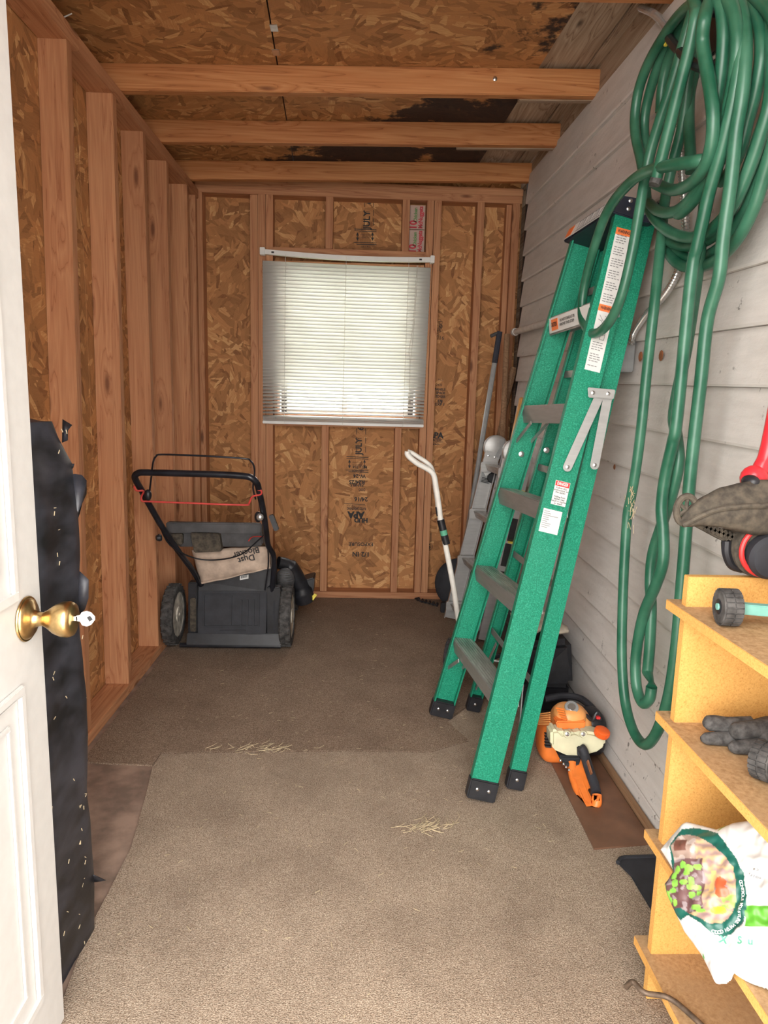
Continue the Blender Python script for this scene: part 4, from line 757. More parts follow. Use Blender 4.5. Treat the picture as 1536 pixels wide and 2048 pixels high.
def bagtxt(txt, u, v, size):
    o_ = cv(u, v)+V((0, -.008, 0)); U = (cv(u-.12, v+.05)-cv(u, v)).normalized(); U = V((U.x, 0, U.z)).normalized(); Vv = V((-U.z, 0, U.x)); 
    letter('bag_lettering', txt, o_, U, Vv if U.cross(Vv).y < 0 else -Vv, size, 'ink', bagc, None, .0006, .006)
bagtxt('Dust', .70, .36, .038); bagtxt('Blocker', .70, .14, .038)
# side: vented guard, curved chute
obj('vent_guard', MB().ell(aY(570, 1160, 3.17), .045, .02, .06), 'grey_plastic', LM)
m = MB()
for k in range(9): p = aY(570, 1160, 3.155)+V((0, 0, (k-4)*.011)); m.box(p.x-.036+abs(k-4)*.004, p.x+.036-abs(k-4)*.004, p.y-.004, p.y, p.z-.002, p.z+.002)
obj('vent_slots', m, 'dusty_rubber', LM, 0)
obj('chute', MB().tube(crom([aY(556, 1125, 3.2), aY(575, 1130, 3.22), aY(590, 1150, 3.24), aY(602, 1175, 3.26), aY(610, 1200, 3.28)], 5), [.03]*6+[.04]*10+[.05]*5, 14), 'black_plastic', LM)
obj('chute_mouth', MB().prism([aY(592, 1165, 3.26), aY(629, 1155, 3.26), aY(626, 1190, 3.26), aY(612, 1206, 3.26), aY(594, 1205, 3.26)], V((0, .12, 0))), 'black_plastic', LM, 0, .006)
obj('warning_tag', MB().prism([aY(621, 1196, 3.25), aY(629, 1187, 3.25), aY(634, 1190, 3.25), aY(626, 1201, 3.25)], V((0, .003, 0))), 'yellow_film', LM, 0)
# ================================================================= PARTICLE-BOARD SHELF at the right
SX0, SX1 = .567, .805
sh_ = thing('shelf_unit', 'yellow particle-board shelf unit against the white siding', 'shelf', (.69, .85, .0055))
def pboard(name, m, mat): return obj(name, m, mat, sh_, 0, .001)
pboard('end_panel', MB().box(.581, SX1, 1.155, 1.173, .006, .855), 'particle_board'); pboard('end_panel', MB().box(.581, SX1, .46, .478, .006, .855), 'particle_board')
SHZ = (.800, .582, .338, .105)
for z in SHZ:
    b = pboard('shelf_board', MB().box(SX0, SX1, .44, 1.203, z-.018, z), 'particle_board')
    obj('board_face', MB().box(SX0+.0005, SX1-.0005, .4405, 1.2025, z, z+.0006), 'particle_top', b, 0)
# ---- string trimmer head standing on the end panel
YT = 1.165
def pt_(px, py, Y=YT): return aY(px, py, Y)
tr = thing('string_trimmer', 'red string trimmer with dirt-caked black guard resting on the shelf end', 'trimmer', pt_(1512, 1150))
def gd(u, v):                                                  # the guard: a curved skirt with a raised middle
    top = [(1352, 1052), (1366, 1030), (1392, 1003), (1425, 986), (1462, 975), (1500, 969), (1545, 966), (1600, 972), (1640, 1000)]; bot = [(1356, 1056), (1380, 1054), (1405, 1052), (1432, 1056), (1462, 1066), (1490, 1070), (1545, 1068), (1600, 1066), (1640, 1050)]
    k = u*(len(top)-1); i = min(len(top)-2, int(k)); f = k-i; a = pt_(*[top[i][q]+(top[i+1][q]-top[i][q])*f for q in (0, 1)]); b = pt_(*[bot[i][q]+(bot[i+1][q]-bot[i][q])*f for q in (0, 1)])
    return a.lerp(b, v)+V((0, -.045*math.sin(PI*min(1, v*.62+.12))*(.35+.65*math.sin(PI*min(.9, u*.9+.05))), .003*mnoise.noise(V((u*9, v*5, 2)))))
g_ = MB().grid(gd, 26, 10); go = obj('guard', g_, 'dirty_plastic', tr, 60, solid=.006, label='dirt-caked black guard')
obj('guard_ridge', MB().tube([gd(u/18, .42)+V((0, -.005, 0)) for u in range(19)], .005, 8), 'dirty_plastic', go)
c = pt_(1366, 1027); m = MB().tube([c+V((math.cos(k*PI/12)*.017, -.01, math.sin(k*PI/12)*.024)) for k in range(24)], .006, 8, True)
eg = obj('edge_wheel', m, 'dirty_plastic', tr)
for k in range(3): a = k*PI/3+.5; obj('spoke', MB().tube([c+V((math.cos(a)*.016, -.01, math.sin(a)*.022)), c+V((-math.cos(a)*.016, -.01, -math.sin(a)*.022))], .0035, 6), 'dirty_plastic', eg)
web = [pt_(*p) for p in ((1372, 1054), (1400, 1056), (1440, 1068), (1468, 1072), (1470, 1084), (1452, 1094), (1430, 1082), (1400, 1066))]
lw = obj('lower_web', MB().prism(web, V((0, .03, 0))), 'dirty_plastic', tr, 0, .003)
for k in range(7):
    p = pt_(1412+k*8.5, 1063+k*3.2, YT-.003)
    for s in (-1, 1): obj('web_cell', MB().beam(p+V((-.004, 0, .006*s)), p+V((.004, 0, -.006*s)), .004, .0016, (0, 1, 0)), 'dirty_plastic', lw, 0)
cs = pt_(1517, 1108, YT); obj('spool_housing', MB().lathe([(.050, .0), (.054, .02), (.054, .05), (.040, .06)], cs+V((-.002, -.02, .002)), (.1, 1, .15), 28), 'dirty_plastic', tr)
obj('red_ring', MB().tube([cs+V((math.cos(k*PI/16)*.046, -.026+.0, math.sin(k*PI/16)*.044+.004)) for k in range(32)], .0045, 8, True), 'red_film', tr, label='red ring around the spool')
obj('spool_cap', MB().lathe([(.040, 0), (.040, .018), (.034, .026), (.020, .029)], cs+V((.003, -.022, -.003)), (-.08, -1, -.12), 28), 'charcoal_plastic', tr)
obj('side_lug', MB().tube(crom([pt_(1452, 1090), pt_(1452, 1115), pt_(1462, 1138), pt_(1484, 1146)], 5), .008, 8), 'black_plastic', tr)
obj('pivot_joint', MB().ell(pt_(1507, 965, YT+.012), .023, .023, .023), 'red_paint', tr)
s0 = pt_(1519, 952, YT+.014); s1 = pt_(1545, 868, YT+.024); s2 = V((.785, YT+.10, 1.86)); obj('shaft', MB().tube(crom([s0, s1, s1.lerp(s2, .5)+V((.012, 0, 0)), s2], 6), .0145, 14), 'red_paint', tr); sd_ = (s2-s1).normalized(); obj('shaft_grip', MB().tube([s2-sd_*.16, s2+sd_*.02], .019, 12), 'black_plastic', tr)
obj('pivot_foot', MB().ell(pt_(1500, 972, YT-.005), .013, .02, .012), 'black_plastic', tr)
# ---- small ribbed wheels on teal bars
def rw(name, label, c, ax, bar):
    c = V(c); ax = V(ax).normalized(); t_ = thing(name, label, 'wheel', c-V((0, 0, .030)), 'small ribbed wheels on the shelf'); w = .030; R = .030
    ti = obj('tyre', MB().lathe([(.014, -w/2), (.026, -w/2), (.0285, -w*.4), (.0285, w*.4), (.026, w/2), (.014, w/2)], c, ax, 24), 'dusty_rubber', t_); u = ax.orthogonal().normalized(); v = ax.cross(u)
    for k in range(22):
        a = 2*PI*k/22; r = u*math.cos(a)+v*math.sin(a)
        for s in (-1, 1): obj('tyre_rib', MB().obox(c+r*.0290+ax*s*.0072, ax, ax.cross(r), r, .0062, .0030, .0012), 'dusty_rubber', ti, 0)
    obj('hub', MB().lathe([(.015, -w*.46), (.012, -w*.52), (.006, -w*.52), (.006, w*.52), (.012, w*.52), (.015, w*.46)], c, ax, 16), 'black_plastic', t_); obj('axle_end', MB().lathe([(.0055, -w*.60), (.0055, -w*.40)], c, ax, 10), 'teal_metal', t_)
    b = V(bar); d = (b-c).normalized(); obj('bar', MB().beam(c+d*.012, b, .017, .017), 'teal_metal', t_, 0, .0015); return t_
rw('ribbed_wheel', 'small black ribbed wheel on a teal bar, upper shelf', (.600, 1.055, .8315), (1, -.12, .0), (.79, 1.03, .825))
rw('ribbed_wheel', 'small black ribbed wheel with teal hub beside the work glove', (.636, .965, .6135), (.50, -.85, .1), (.70, .86, .615))
# ---- work glove
gl = MB()
def fing(pts, rs): 
    P_ = crom(pts, 4); k = len(P_); R_ = [rs[0]+(rs[1]-rs[0])*i/(k-1) for i in range(k)]; R_[0] *= .45; R_[1] *= .8; gl.tube(P_, R_, 10)
zb = .583
fing([V((.600, 1.090, zb+.030)), V((.618, 1.090, zb+.031)), V((.640, 1.088, zb+.028)), V((.68, 1.085, zb+.03))], (.013, .016)); fing([V((.590, 1.075, zb+.010)), V((.61, 1.075, zb+.0105)), V((.64, 1.073, zb+.012)), V((.68, 1.07, zb+.016))], (.0095, .015))
fing([V((.632, 1.062, zb+.029)), V((.65, 1.062, zb+.031)), V((.68, 1.062, zb+.034)), V((.73, 1.06, zb+.036))], (.014, .019)); fing([V((.622, 1.045, zb+.0105)), V((.64, 1.045, zb+.011)), V((.665, 1.045, zb+.013)), V((.70, 1.05, zb+.018))], (.0098, .016))
gl.ell(V((.725, 1.065, zb+.026)), .06, .045, .024); gl.tube(crom([V((.76, 1.065, zb+.026)), V((.785, 1.065, zb+.027)), V((.799, 1.065, zb+.028))], 3), .025, 12)
gv = obj('work_glove', gl, 'glove_knit', None, 60); tag(gv, 'grey-black knitted work glove lying on the middle shelf', 'glove')
# ---- bag of potting mix slumped over the front edge of the low shelf
BP, BN = V((.556, 1.03, .402)), V((-.75, -.3, .55)).normalized()
OUT = [(1323, 1701), (1345, 1673), (1367, 1651), (1377, 1645), (1405, 1652), (1436, 1660), (1473, 1647), (1509, 1641), (1570, 1640), (1640, 1665), (1690, 1760), (1700, 1880), (1640, 1975), (1580, 1990), (1536, 1979), (1509, 1975), (1470, 1966), (1434, 1968), (1417, 1934), (1404, 1910), (1390, 1890), (1371, 1865), (1350, 1821), (1338, 1795), (1331, 1770), (1344, 1752), (1350, 1745), (1338, 1724)]
def inside(x, y, P_):
    c = False; j = len(P_)-1
    for i in range(len(P_)):
        if (P_[i][1] > y) != (P_[j][1] > y) and x < (P_[j][0]-P_[i][0])*(y-P_[i][1])/(P_[j][1]-P_[i][1])+P_[i][0]: c = not c
        j = i
    return c
def edge_d(x, y, P_):
    d = 1e9
    for i in range(len(P_)):
        ax, ay = P_[i-1]; bx, by = P_[i]; t = max(0, min(1, ((x-ax)*(bx-ax)+(y-ay)*(by-ay))/max(1e-9, (bx-ax)**2+(by-ay)**2))); d = min(d, math.hypot(x-ax-t*(bx-ax), y-ay-t*(by-ay)))
    return d
def bsurf(px, py, side=1):
    d = edge_d(px, py, OUT) if inside(px, py, OUT) else 0; h = math.sqrt(max(0, 1-(1-min(1, d/70))**2)); p = aP(px, py, BP, BN)
    wr_ = .010*mnoise.noise(V((px*.022, py*.022, 3)))+.005*mnoise.noise(V((px*.06, py*.05, 8)))
    q = p+BN*(h*.030+wr_*h) if side > 0 else p-BN*h*.055
    if q.x > .557: q.z = max(q.z, .3405)
    return q
BAND = [(1353, 1733), (1357, 1705), (1364, 1682), (1378, 1667), (1396, 1661), (1425, 1665), (1450, 1675), (1470, 1698), (1492, 1728), (1507, 1757), (1513, 1790), (1516, 1820), (1512, 1845), (1503, 1865), (1485, 1877), (1463, 1882), (1445, 1877), (1425, 1858), (1392, 1838), (1371, 1846), (1355, 1830), (1345, 1800), (1340, 1765)]
PIC = [(1360, 1735), (1362, 1700), (1370, 1684), (1390, 1678), (1412, 1682), (1440, 1698), (1468, 1722), (1486, 1745), (1491, 1775), (1491, 1810), (1487, 1832), (1475, 1847), (1460, 1857), (1442, 1858), (1420, 1846), (1392, 1834), (1375, 1822), (1352, 1822), (1341, 1800), (1334, 1773), (1352, 1748)]
LEAF = [(1385, 1740, 9, 7), (1398, 1748, 10, 7), (1370, 1748, 7, 9), (1394, 1757, 8, 6), (1362, 1760, 8, 7), (1416, 1745, 9, 5), (1367, 1775, 9, 8), (1360, 1788, 9, 5), (1388, 1775, 9, 5), (1404, 1773, 6, 8), (1401, 1785, 7, 6), (1413, 1785, 8, 5), (1403, 1800, 9, 6), (1418, 1797, 6, 5), (1345, 1795, 7, 8), (1362, 1812, 6, 7), (1338, 1782, 4, 9), (1412, 1825, 12, 5), (1424, 1832, 9, 4), (1350, 1805, 6, 5)]
def paint(x, y):
    white = (.60, .59, .575); nz = mnoise.noise(V((x*.09, y*.09, 0)))
    if inside(x, y, PIC):
        for lx, ly, a, b in LEAF:
            if ((x-lx)/a)**2+((y-ly)/b)**2 < 1: return (.30+.1*nz, .68, .10)
        if ((x-1461)/12)**2+((y-1778)/13)**2 < 1 or ((x-1466)/13)**2+((y-1795)/12)**2 < 1: return (.75, .13, .05)
        if ((x-1458)/15)**2+((y-1831)/8)**2 < 1: return (.85, .55, .06)
        if abs((x-1444)-(y-1775)*-.12) < 6 and 1752 < y < 1795: return (.78, .50, .20)
        if x > 1462 and 1800 < y < 1828 and nz > -.2: return (.34, .50, .12)
        if 1334 < x < 1428 and 1728 < y < 1835: return (.16, .08, .08) if nz < .15 else (.34, .27, .28)
        if 1366 < x < 1394 and 1690 < y < 1712: return (.17, .07, .05)
        if x < 1412 and y < 1728: return (.38, .27, .22) if nz < .1 else (.55, .45, .40)
        return (.52+.12*math.sin(y*.35+nz*3), .36+.09*math.sin(y*.35+nz*3), .25+.06*nz)
    if inside(x, y, BAND): return (.012, .125, .095)
    if x > 1512 and 1822 < y < 1864: return (.12, .42, .04)
    if 1446 < x < 1466 and abs((y-1660)+(x-1452)*.9) < 6: return (.20, .42, .05)
    if 1408 < x < 1420 and abs((y-1918)+(x-1414)*.5) < 4: return (.14, .46, .14)
    return white
def paint2(x, y):
    c = paint(x, y); return c if c[0] == .60 else tuple(.72*q for q in c)
N1, N2 = 190, 176; x0, x1, y0, y1 = 1322, 1702, 1639, 1992; idx = {}; mv = []; mf = []; colr = []
def vid(i, j, s):
    k = (i, j, s)
    if k not in idx:
        x, y = x0+(x1-x0)*i/N1, y0+(y1-y0)*j/N2; k2 = (i, j, 1 if (not inside(x, y, OUT)) else s)
        if k2 not in idx: idx[k2] = len(mv); mv.append(bsurf(x, y, k2[2])); colr.append(paint2(x, y) if k2[2] > 0 else (.58, .57, .56))
        idx[k] = idx[k2]
    return idx[k]
for i in range(N1):
    for j in range(N2):
        if inside(x0+(x1-x0)*(i+.5)/N1, y0+(y1-y0)*(j+.5)/N2, OUT):
            mf.append([vid(i, j, 1), vid(i, j+1, 1), vid(i+1, j+1, 1), vid(i+1, j, 1)])
            if i % 1 == 0: mf.append([vid(i, j, -1), vid(i+1, j, -1), vid(i+1, j+1, -1), vid(i, j+1, -1)])
sb_ = thing('soil_bag', 'white plastic bag of potting mix with green printed seedlings slumped on the low shelf', 'bag', (.62, .97, .339))
mb = MB(); mb.clean = False; mb.v = mv; mb.f = mf; bo = obj('bag_film', mb, 'bag_print', sb_, 70); at = bo.data.color_attributes.new('print', 'FLOAT_COLOR', 'POINT')
for k, c in enumerate(colr): at.data[k].color = (*c, 1)
def bag_text(txt, path, size, mat):                            # letters one by one along a pixel path on the bag
    L = [0]
    for a, b in zip(path[:-1], path[1:]): L.append(L[-1]+math.hypot(b[0]-a[0], b[1]-a[1]))
    n = len(txt); m = MB(); m.clean = False
    for q, ch in enumerate(txt):
        if ch == ' ': continue
        s = L[-1]*(q+.5)/n; k = max(i for i in range(len(L)-1) if L[i] <= s); f = (s-L[k])/(L[k+1]-L[k]); px = path[k][0]+(path[k+1][0]-path[k][0])*f; py = path[k][1]+(path[k+1][1]-path[k][1])*f
        tx, ty = (path[k+1][0]-path[k][0]), (path[k+1][1]-path[k][1]); h = math.hypot(tx, ty); tx /= h; ty /= h
        vs, fs = text_mb(ch, size, size*.03); m.add([bsurf(px+p.x*tx+p.y*ty, py+p.x*ty-p.y*tx)+BN*.0012 for p in vs], fs)
    return obj('bag_lettering', m, mat, bo, 0)
bag_text('CONTROLS MOISTURE WITH COCO', [(1503, 1773), (1507, 1800), (1506, 1822), (1500, 1842), (1490, 1858), (1474, 1869), (1455, 1874), (1445, 1872)], 9.5, 'label_white')
bag_text('coir,', [(1540, 1768), (1518, 1762)], 9, 'ink_grey'); bag_text('ce', [(1538, 1753), (1526, 1750)], 9, 'ink_grey'); bag_text('X Su', [(1455, 1887), (1480, 1891), (1500, 1892), (1530, 1893)], 20, 'band_green')
# ---- bent iron rod lying on the lowest board
r0 = [V((.50, 1.075, .110)), V((.517, 1.083, .113)), V((.530, 1.06, .113)), V((.570, 1.05, .1115)), V((.60, 1.0, .1115)), V((.63, .93, .1115)), V((.66, .84, .1115))]
ir = obj('iron_rod', MB().tube(crom(r0, 5), .005, 8), 'rust_metal', None, 60); tag(ir, 'thin bent rusty rod lying across the lowest shelf board', 'rod')
r1 = [V((.512, 1.08, .1105)), V((.518, 1.055, .104)), V((.545, 1.03, .1035)), V((.563, 1.02, .1035))]
cl = obj('cloth_scrap', MB().box(.70, .79, .80, .88, .1058, .112), 'charcoal_plastic', None, 0, .003); tag(cl, 'dark flat scrap on the lowest shelf near the doorway', 'scrap')
# ================================================================= FLOOR ALONG THE HOUSE WALL
hb = obj('hardboard_sheet', MB().prism([aZ(1089, 1500, .006), aZ(1188, 1700, .006), V((.796, 1.628, .006)), V((.796, 2.20, .006)), V((.66, 2.22, .006))], (0, 0, .005)), 'hardboard', None, 0); tag(hb, 'brown hardboard offcut lying under the orange power tool', 'board')
ws = obj('wood_strip', MB().prism([V((.799, 1.60, .006)), V((.816, 1.60, .006)), V((.816, 2.25, .006)), V((.799, 2.25, .006))], (0, 0, .02)), 'strip_y', None, 0, .002); tag(ws, 'thin wooden strip along the foot of the siding', 'strip')
gp = [aZ(*p, .012) for p in ((1236, 1726), (1240, 1719), (1250, 1716), (1316, 1714), (1330, 1760), (1326, 1840), (1310, 1832), (1262, 1752))]
gf = thing('plastic_scoop', 'grey-black plastic shovel blade poking out beside the shelf', 'shovel', (.72, 1.48, .006)); obj('blade', MB().prism([V((p.x, p.y, .008)) for p in gp], (0, 0, .006)), 'charcoal_plastic', gf, 0, .002)
obj('blade_rim', MB().tube([V((p.x, p.y, .013)) for p in gp[:4]], .006, 8), 'charcoal_plastic', gf)
# ---- orange petrol hedge trimmer: engine, tank, handle
PT = thing('power_tool', 'orange petrol power tool with pale tank and black grip on the hardboard', 'tool', (.68, 1.98, .0115))
def q_(px, py, Y): return aY(px, py, Y)
ec = q_(1143, 1452, 2.06)
def dome(c, rx, ry, rz, e=.75, n=26, m=14):
    def f(u, v):
        a, b = u*2*PI, (v-.5)*PI; g = lambda t, k: abs(t)**k*(1 if t > 0 else -1); return V(c)+V((rx*g(math.cos(a), e)*g(math.cos(b), e), ry*g(math.sin(a), e)*g(math.cos(b), e), rz*g(math.sin(b), e)))
    return MB().grid(f, n, m)
obj('engine_cover', dome(q_(1140, 1452, 2.06), .062, .070, .068, .7), 'orange_faded', PT, 60); obj('starter_housing', dome(q_(1107, 1478, 2.07), .052, .062, .066, .6), 'orange_plastic', PT, 60)
obj('cover_top', dome(q_(1139, 1430, 2.04), .050, .052, .036, .8), 'orange_faded', PT, 60)
bd = obj('badge', MB().lathe([(.022, 0), (.021, .004), (.012, .005)], q_(1143, 1415, 2.02), (-.1, -.62, .8), 20), 'grey_box', PT); obj('badge_mark', MB().lathe([(.013, 0), (.012, .001)], q_(1143, 1415, 2.02)+V((-.1, -.62, .8)).normalized()*.005, (-.1, -.62, .8), 14), 'steel', bd)
for k in range(5): obj('cooling_slot', MB().prism([q_(1090, 1468+k*6, 1.999), q_(1103, 1469+k*6, 1.999), q_(1103, 1472+k*6, 1.999), q_(1091, 1471+k*6, 1.999)], V((0, .012, 0))), 'ink', PT, 0)
for k in range(5): obj('cover_fin', MB().tube([q_(1112+k*2.5, 1416+k*5, 2.0), q_(1128+k*1.5, 1419+k*5, 1.985)], .0028, 6), 'orange_plastic', PT)
for k in range(6): obj('cover_fin', MB().tube([q_(1080-k*.6, 1428+k*4, 2.05), q_(1100, 1425+k*4.6, 2.01)], .0024, 6), 'orange_faded', PT)
obj('cover_band', MB().prism([q_(1112, 1443, 1.985), q_(1172, 1442, 1.985), q_(1170, 1458, 1.98), q_(1116, 1460, 1.98)], V((0, .04, 0))), 'orange_plastic', PT, 0, .004)
tk = [(1102, 1462), (1118, 1460), (1126, 1468), (1140, 1467), (1150, 1464), (1160, 1468), (1172, 1464), (1186, 1466), (1200, 1470), (1213, 1476), (1212, 1494), (1195, 1506), (1165, 1514), (1135, 1513), (1112, 1503), (1102, 1492)]
tko = obj('fuel_tank', MB().prism([q_(x, y, 1.955) for x, y in tk], V((0, .06, 0))), 'tank_plastic', PT, 40, .010, 'pale translucent fuel tank')
for px in (1134, 1166): obj('tank_bolt', MB().lathe([(.007, 0), (.0065, .003), (.003, .005)], q_(px, 1468, 1.951), (0, -1, .2), 12), 'chrome', tko); obj('bolt_lug', MB().lathe([(.012, 0), (.010, .006)], q_(px, 1468, 1.956), (0, -1, .2), 14), 'tank_plastic', tko)
fc = q_(1202, 1470, 1.955); cp_ = obj('fuel_cap', MB().lathe([(.0215, 0), (.0225, .004), (.0225, .018), (.019, .021), (.010, .0215)], fc, (.15, -.25, .95), 24), 'cap_orange', PT, 40)
for k in range(14): a = 2*PI*k/14; ax_ = V((.15, -.25, .95)).normalized(); u_ = ax_.orthogonal().normalized(); w_2 = ax_.cross(u_); r_ = u_*math.cos(a)+w_2*math.sin(a); obj('cap_ridge', MB().beam(fc+r_*.0225+ax_*.004, fc+r_*.0225+ax_*.017, .003, .002, r_), 'cap_orange', cp_, 0)
obj('air_filter_cover', dome(V((.770, 2.075, .10)), .040, .06, .072, .6), 'black_plastic', PT, 60); obj('muffler_bracket', MB().tube(crom([q_(1172, 1430, 2.02), q_(1185, 1440, 2.0), q_(1193, 1425, 2.0), q_(1200, 1440, 2.0)], 4), .006, 8), 'black_plastic', PT); obj('choke_lever', MB().box(*(lambda p: (p.x-.006, p.x+.006, p.y-.006, p.y+.006, p.z-.004, p.z+.004))(q_(1196, 1435, 1.99))), 'red_film', PT, 0, .001)
obj('guard_hoop', MB().tube(crom([q_(1090, 1398, 2.2), q_(1125, 1392, 2.2), q_(1158, 1396, 2.18), q_(1180, 1412, 2.14), q_(1195, 1430, 2.10)], 5), .012, 10), 'charcoal_plastic', PT)
obj('gearcase', MB().prism([q_(1118, 1512, 1.96), q_(1165, 1514, 1.96), q_(1160, 1530, 1.93), q_(1140, 1538, 1.93), q_(1125, 1528, 1.94)], V((0, .05, 0))), 'charcoal_plastic', PT, 0, .004)
for px, py in ((1121, 1521), (1127, 1528), (1132, 1534), (1138, 1540), (1142, 1550)): obj('case_bolt', MB().ell(q_(px, py, 1.925), .0045, .0045, .0045, 8, 6), 'steel', PT)
# rear handle: a flat orange loop with a rubber grip on its upper leg
hY = [1.965, 1.93, 1.88, 1.83, 1.79]
loop = [(1144, 1525, 1.95), (1146, 1550, 1.92), (1152, 1570, 1.89), (1158, 1590, 1.86), (1168, 1608, 1.83), (1178, 1622, 1.805), (1188, 1620, 1.80), (1194, 1606, 1.80), (1194, 1590, 1.815)]
hl = obj('rear_handle', MB().tube(crom([q_(*p) for p in loop], 4), [.014]*33, 10), 'orange_plastic', PT, 60)
pl_ = [(1147, 1520), (1158, 1512), (1166, 1540), (1182, 1580), (1190, 1595), (1196, 1612), (1186, 1622), (1174, 1622), (1160, 1600), (1150, 1565), (1145, 1560)]
obj('handle_shell', MB().prism([q_(x, y, 1.97-.00175*(y-1512)) for x, y in ((1147, 1522), (1160, 1514), (1168, 1545), (1176, 1570), (1174, 1580), (1168, 1572), (1164, 1585), (1174, 1605), (1172, 1617), (1158, 1590), (1150, 1560), (1143, 1556), (1141, 1540))], V((.022, .004, .004))), 'orange_plastic', PT, 0, .003)
for k in range(3): obj('handle_rib', MB().prism([q_(x+k*5, y, 1.80-.004*k) for x, y in ((1182, 1590), (1187, 1592), (1187, 1612), (1180, 1624), (1176, 1622), (1182, 1610))], V((.0045, 0, 0))), 'orange_plastic', hl, 0, .001)
gr_ = [(1160, 1496, 1.945), (1166, 1503, 1.94), (1170, 1516, 1.93), (1176, 1535, 1.905), (1183, 1556, 1.875), (1189, 1573, 1.85), (1192, 1588, 1.825)]
go_ = obj('grip', MB().tube(crom([q_(*p)+V((0, 0, .004)) for p in gr_], 4), [.012]+[.0145]*24, 10), 'charcoal_plastic', PT, 60); obj('trigger', MB().beam(q_(1175, 1522, 1.90), q_(1183, 1548, 1.865), .004, .012), 'bare_wood', go_, 0)
obj('tank_strap', MB().prism([q_(1155, 1494, 1.948), q_(1171, 1494, 1.948), q_(1172, 1512, 1.94), q_(1156, 1514, 1.94)], V((0, .012, 0))), 'charcoal_plastic', PT, 0, .003)
# ---- push spreader behind the ladder: hopper, wheel and bent pale handle
PS = thing('push_spreader', 'black push spreader with a bent pale handle behind the green ladder', 'spreader', (.60, 2.6, .0055))
m = MB(); B0 = [(.60, 2.33), (.795, 2.33), (.795, 2.70), (.60, 2.70)]; T0 = [(.565, 2.30), (.785, 2.36), (.785, 2.74), (.565, 2.74)]
m.add([(x, y, .125) for x, y in B0]+[(x, y, .305) for x, y in T0], [(0, 1, 2, 3), (4, 7, 6, 5), (0, 4, 5, 1), (1, 5, 6, 2), (2, 6, 7, 3), (3, 7, 4, 0)]); hp_ = obj('hopper', m, 'black_plastic', PS, 30, .025)
obj('hopper_base', MB().box(.61, .785, 2.36, 2.68, .03, .13), 'black_plastic', PS, 30, .01)
W_ = V((.405, 2.80, .076)); ax_ = V((.93, -.35, 0)).normalized(); wheel(W_, .070, .030, PS, 'rubber', 'charcoal_plastic', 'wheel', 22, ax_); wheel(W_+ax_*.32, .070, .030, PS, 'rubber', 'charcoal_plastic', 'wheel', 22, ax_); obj('axle', MB().tube([W_, W_+ax_*.32], .007, 8), 'steel', PS)
YH = 2.78
hb_ = [(937, 1330), (926, 1282), (916, 1234), (906, 1169), (891, 1090), (881, 1039), (878.5, 1017), (872, 974), (868, 952), (861, 942), (848, 934), (835, 927), (822, 917), (815, 909), (815, 903)]
hd2 = obj('handle', MB().tube(crom([aY(x, y, YH) for x, y in hb_], 4), .0115, 12), 'pale_pole', PS, 60, label='pale bent handle tube')
h2 = [(815, 903), (824, 906), (838, 915), (852, 924), (862, 934), (867, 950), (870, 974), (874, 1000), (876, 1025)]; obj('handle_loop', MB().tube(crom([aY(x, y, YH+.03) for x, y in h2], 4), .0095, 10), 'pale_pole', hd2, 60)
def seg(px0, py0, px1, py1, r, mat, name): obj(name, MB().tube([aY(px0, py0, YH), aY(px1, py1, YH)], r, 14), mat, hd2)
seg(881, 1039, 886, 1060, .0155, 'black_plastic', 'collar'); seg(886, 1060, 888.5, 1070, .0150, 'band_green', 'collar_band'); seg(888.5, 1070, 893, 1088, .0155, 'black_plastic', 'collar'); seg(873, 1014, 876, 1032, .006, 'black_plastic', 'clip')
obj('frame_leg', MB().tube([aY(937, 1330, YH), V((.62, 2.70, .12))], .010, 8), 'charcoal_plastic', PS)
rg = MB().grid(lambda u, v: V((.60+.17*u, 2.37+.20*v, .332+.024*mnoise.noise(V((u*3, v*3, 4)))+.03*math.sin(PI*u)*math.sin(PI*v))), 12, 12); ro = obj('crumpled_rag', rg, 'rag', None, 60, solid=.012); tag(ro, 'crumpled beige rag on the black spreader hopper', 'rag')
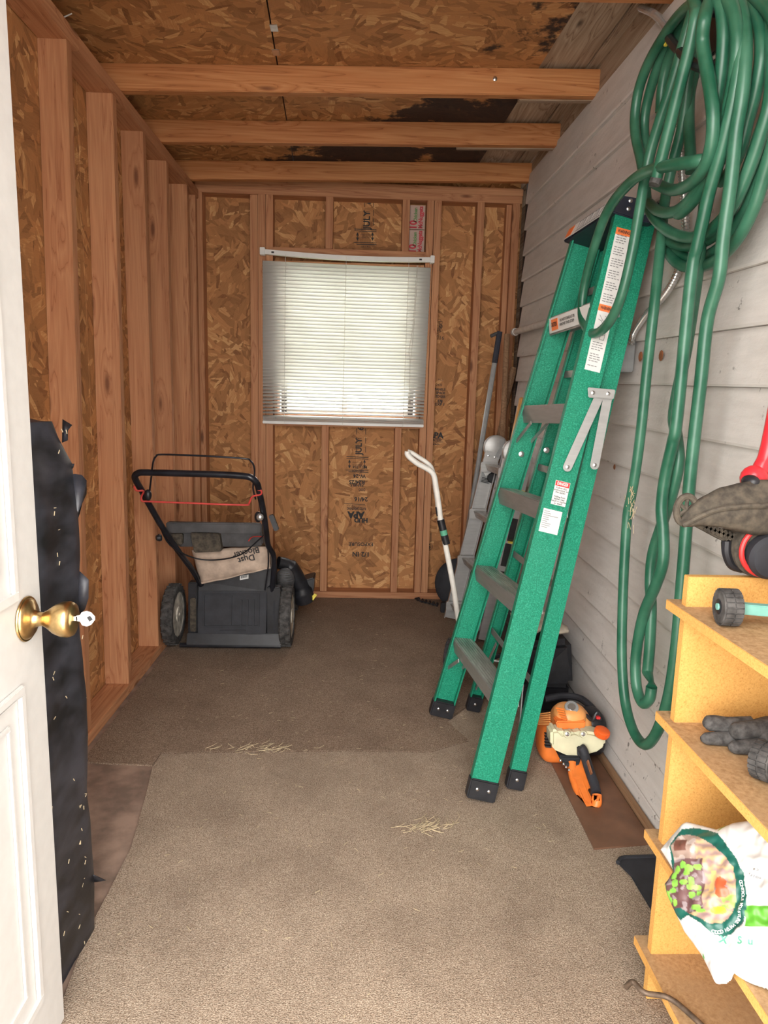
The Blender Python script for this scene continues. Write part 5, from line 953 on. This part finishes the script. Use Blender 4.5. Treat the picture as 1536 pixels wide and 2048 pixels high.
# ---- round charcoal lid and black cable in the back corner
dc = V((.575, 3.70, .145)); lid = thing('round_lid', 'dark grey round lid standing behind the aluminium ladder', 'lid', (.575, 3.70, .0055)); dn = V((-.25, -.95, .18)).normalized(); obj('disc', MB().lathe([(.140, 0), (.142, .012), (.128, .022), (.05, .026)], dc, dn, 32), 'charcoal_plastic', lid, 40); obj('lid_knob', MB().lathe([(.02, 0), (.024, .014), (.014, .02)], dc+dn*.026, dn, 14), 'black_plastic', lid)
P_ = [aZ(895, 1180, .05)]+[aZ(*p, .012) for p in ((868, 1182), (852, 1190), (838, 1195), (830, 1197))]; L_ = []
for k in range(40): a = k*.9; L_.append(aZ(835+k*1.05, 1199+k*.28, .014)+V((math.cos(a)*.012, math.sin(a)*.02, .006*math.sin(a*2))))
cbl = obj('coiled_cable', MB().tube(crom(P_+L_, 3), .0035, 6), 'black_plastic', None, 60); tag(cbl, 'thin black cable tangled on the carpet by the back wall', 'cable')
# ================================================================= LITTER ON THE CARPET
def clump(label, px, py, w, h, n):
    m = MB()
    for k in range(n):
        p = aZ(px+random.gauss(0, w), py+random.gauss(0, h), .0075); a = random.gauss(0, .7); L = random.uniform(.01, .05); m.tube(crom([p, p+V((math.cos(a)*L*.5, math.sin(a)*L*.5, random.uniform(0, .007))), p+V((math.cos(a+.4)*L, math.sin(a+.4)*L, random.uniform(0, .002)))], 2), .0008, 4, False, False)
    o = obj('dry_grass', m, 'straw', None, 0, kind='stuff'); tag(o, label, 'dry grass'); return o
clump('wisp of dry grass in the middle of the front carpet', 845, 1655, 25, 6, 60); clump('wisp of dry grass along the carpet seam', 520, 1498, 45, 5, 50)
m = MB()
for k in range(420):
    px, py = random.uniform(200, 1200), 1210+abs(random.gauss(0, 1))*300
    if py > 2040: continue
    p = aZ(px, py, .0065); a = random.uniform(0, PI); L = random.uniform(.003, .018)
    if -.5 < p.x < .62 or (-.8 < p.x < .78 and p.y > 2.1): m.beam(p-V((math.cos(a), math.sin(a), 0))*L/2, p+V((math.cos(a), math.sin(a), 0))*L/2, .0012, .0008)
o = obj('grass_chaff', m, 'straw', None, 0, kind='stuff'); tag(o, 'pale bits of chaff and straw scattered over the carpet', 'chaff')

# settle things on what carries them
for ch in PT.children:
    for v in ch.data.vertices:
        if v.co.z+PT.location.z < .0118: v.co.z = .0118-PT.location.z
def lowest(o): return min([min((v.co.z for v in c.data.vertices), default=9)+o.location.z for c in o.children if c.type == 'MESH'])
tr.location.z += max(0, .8555-lowest(tr))
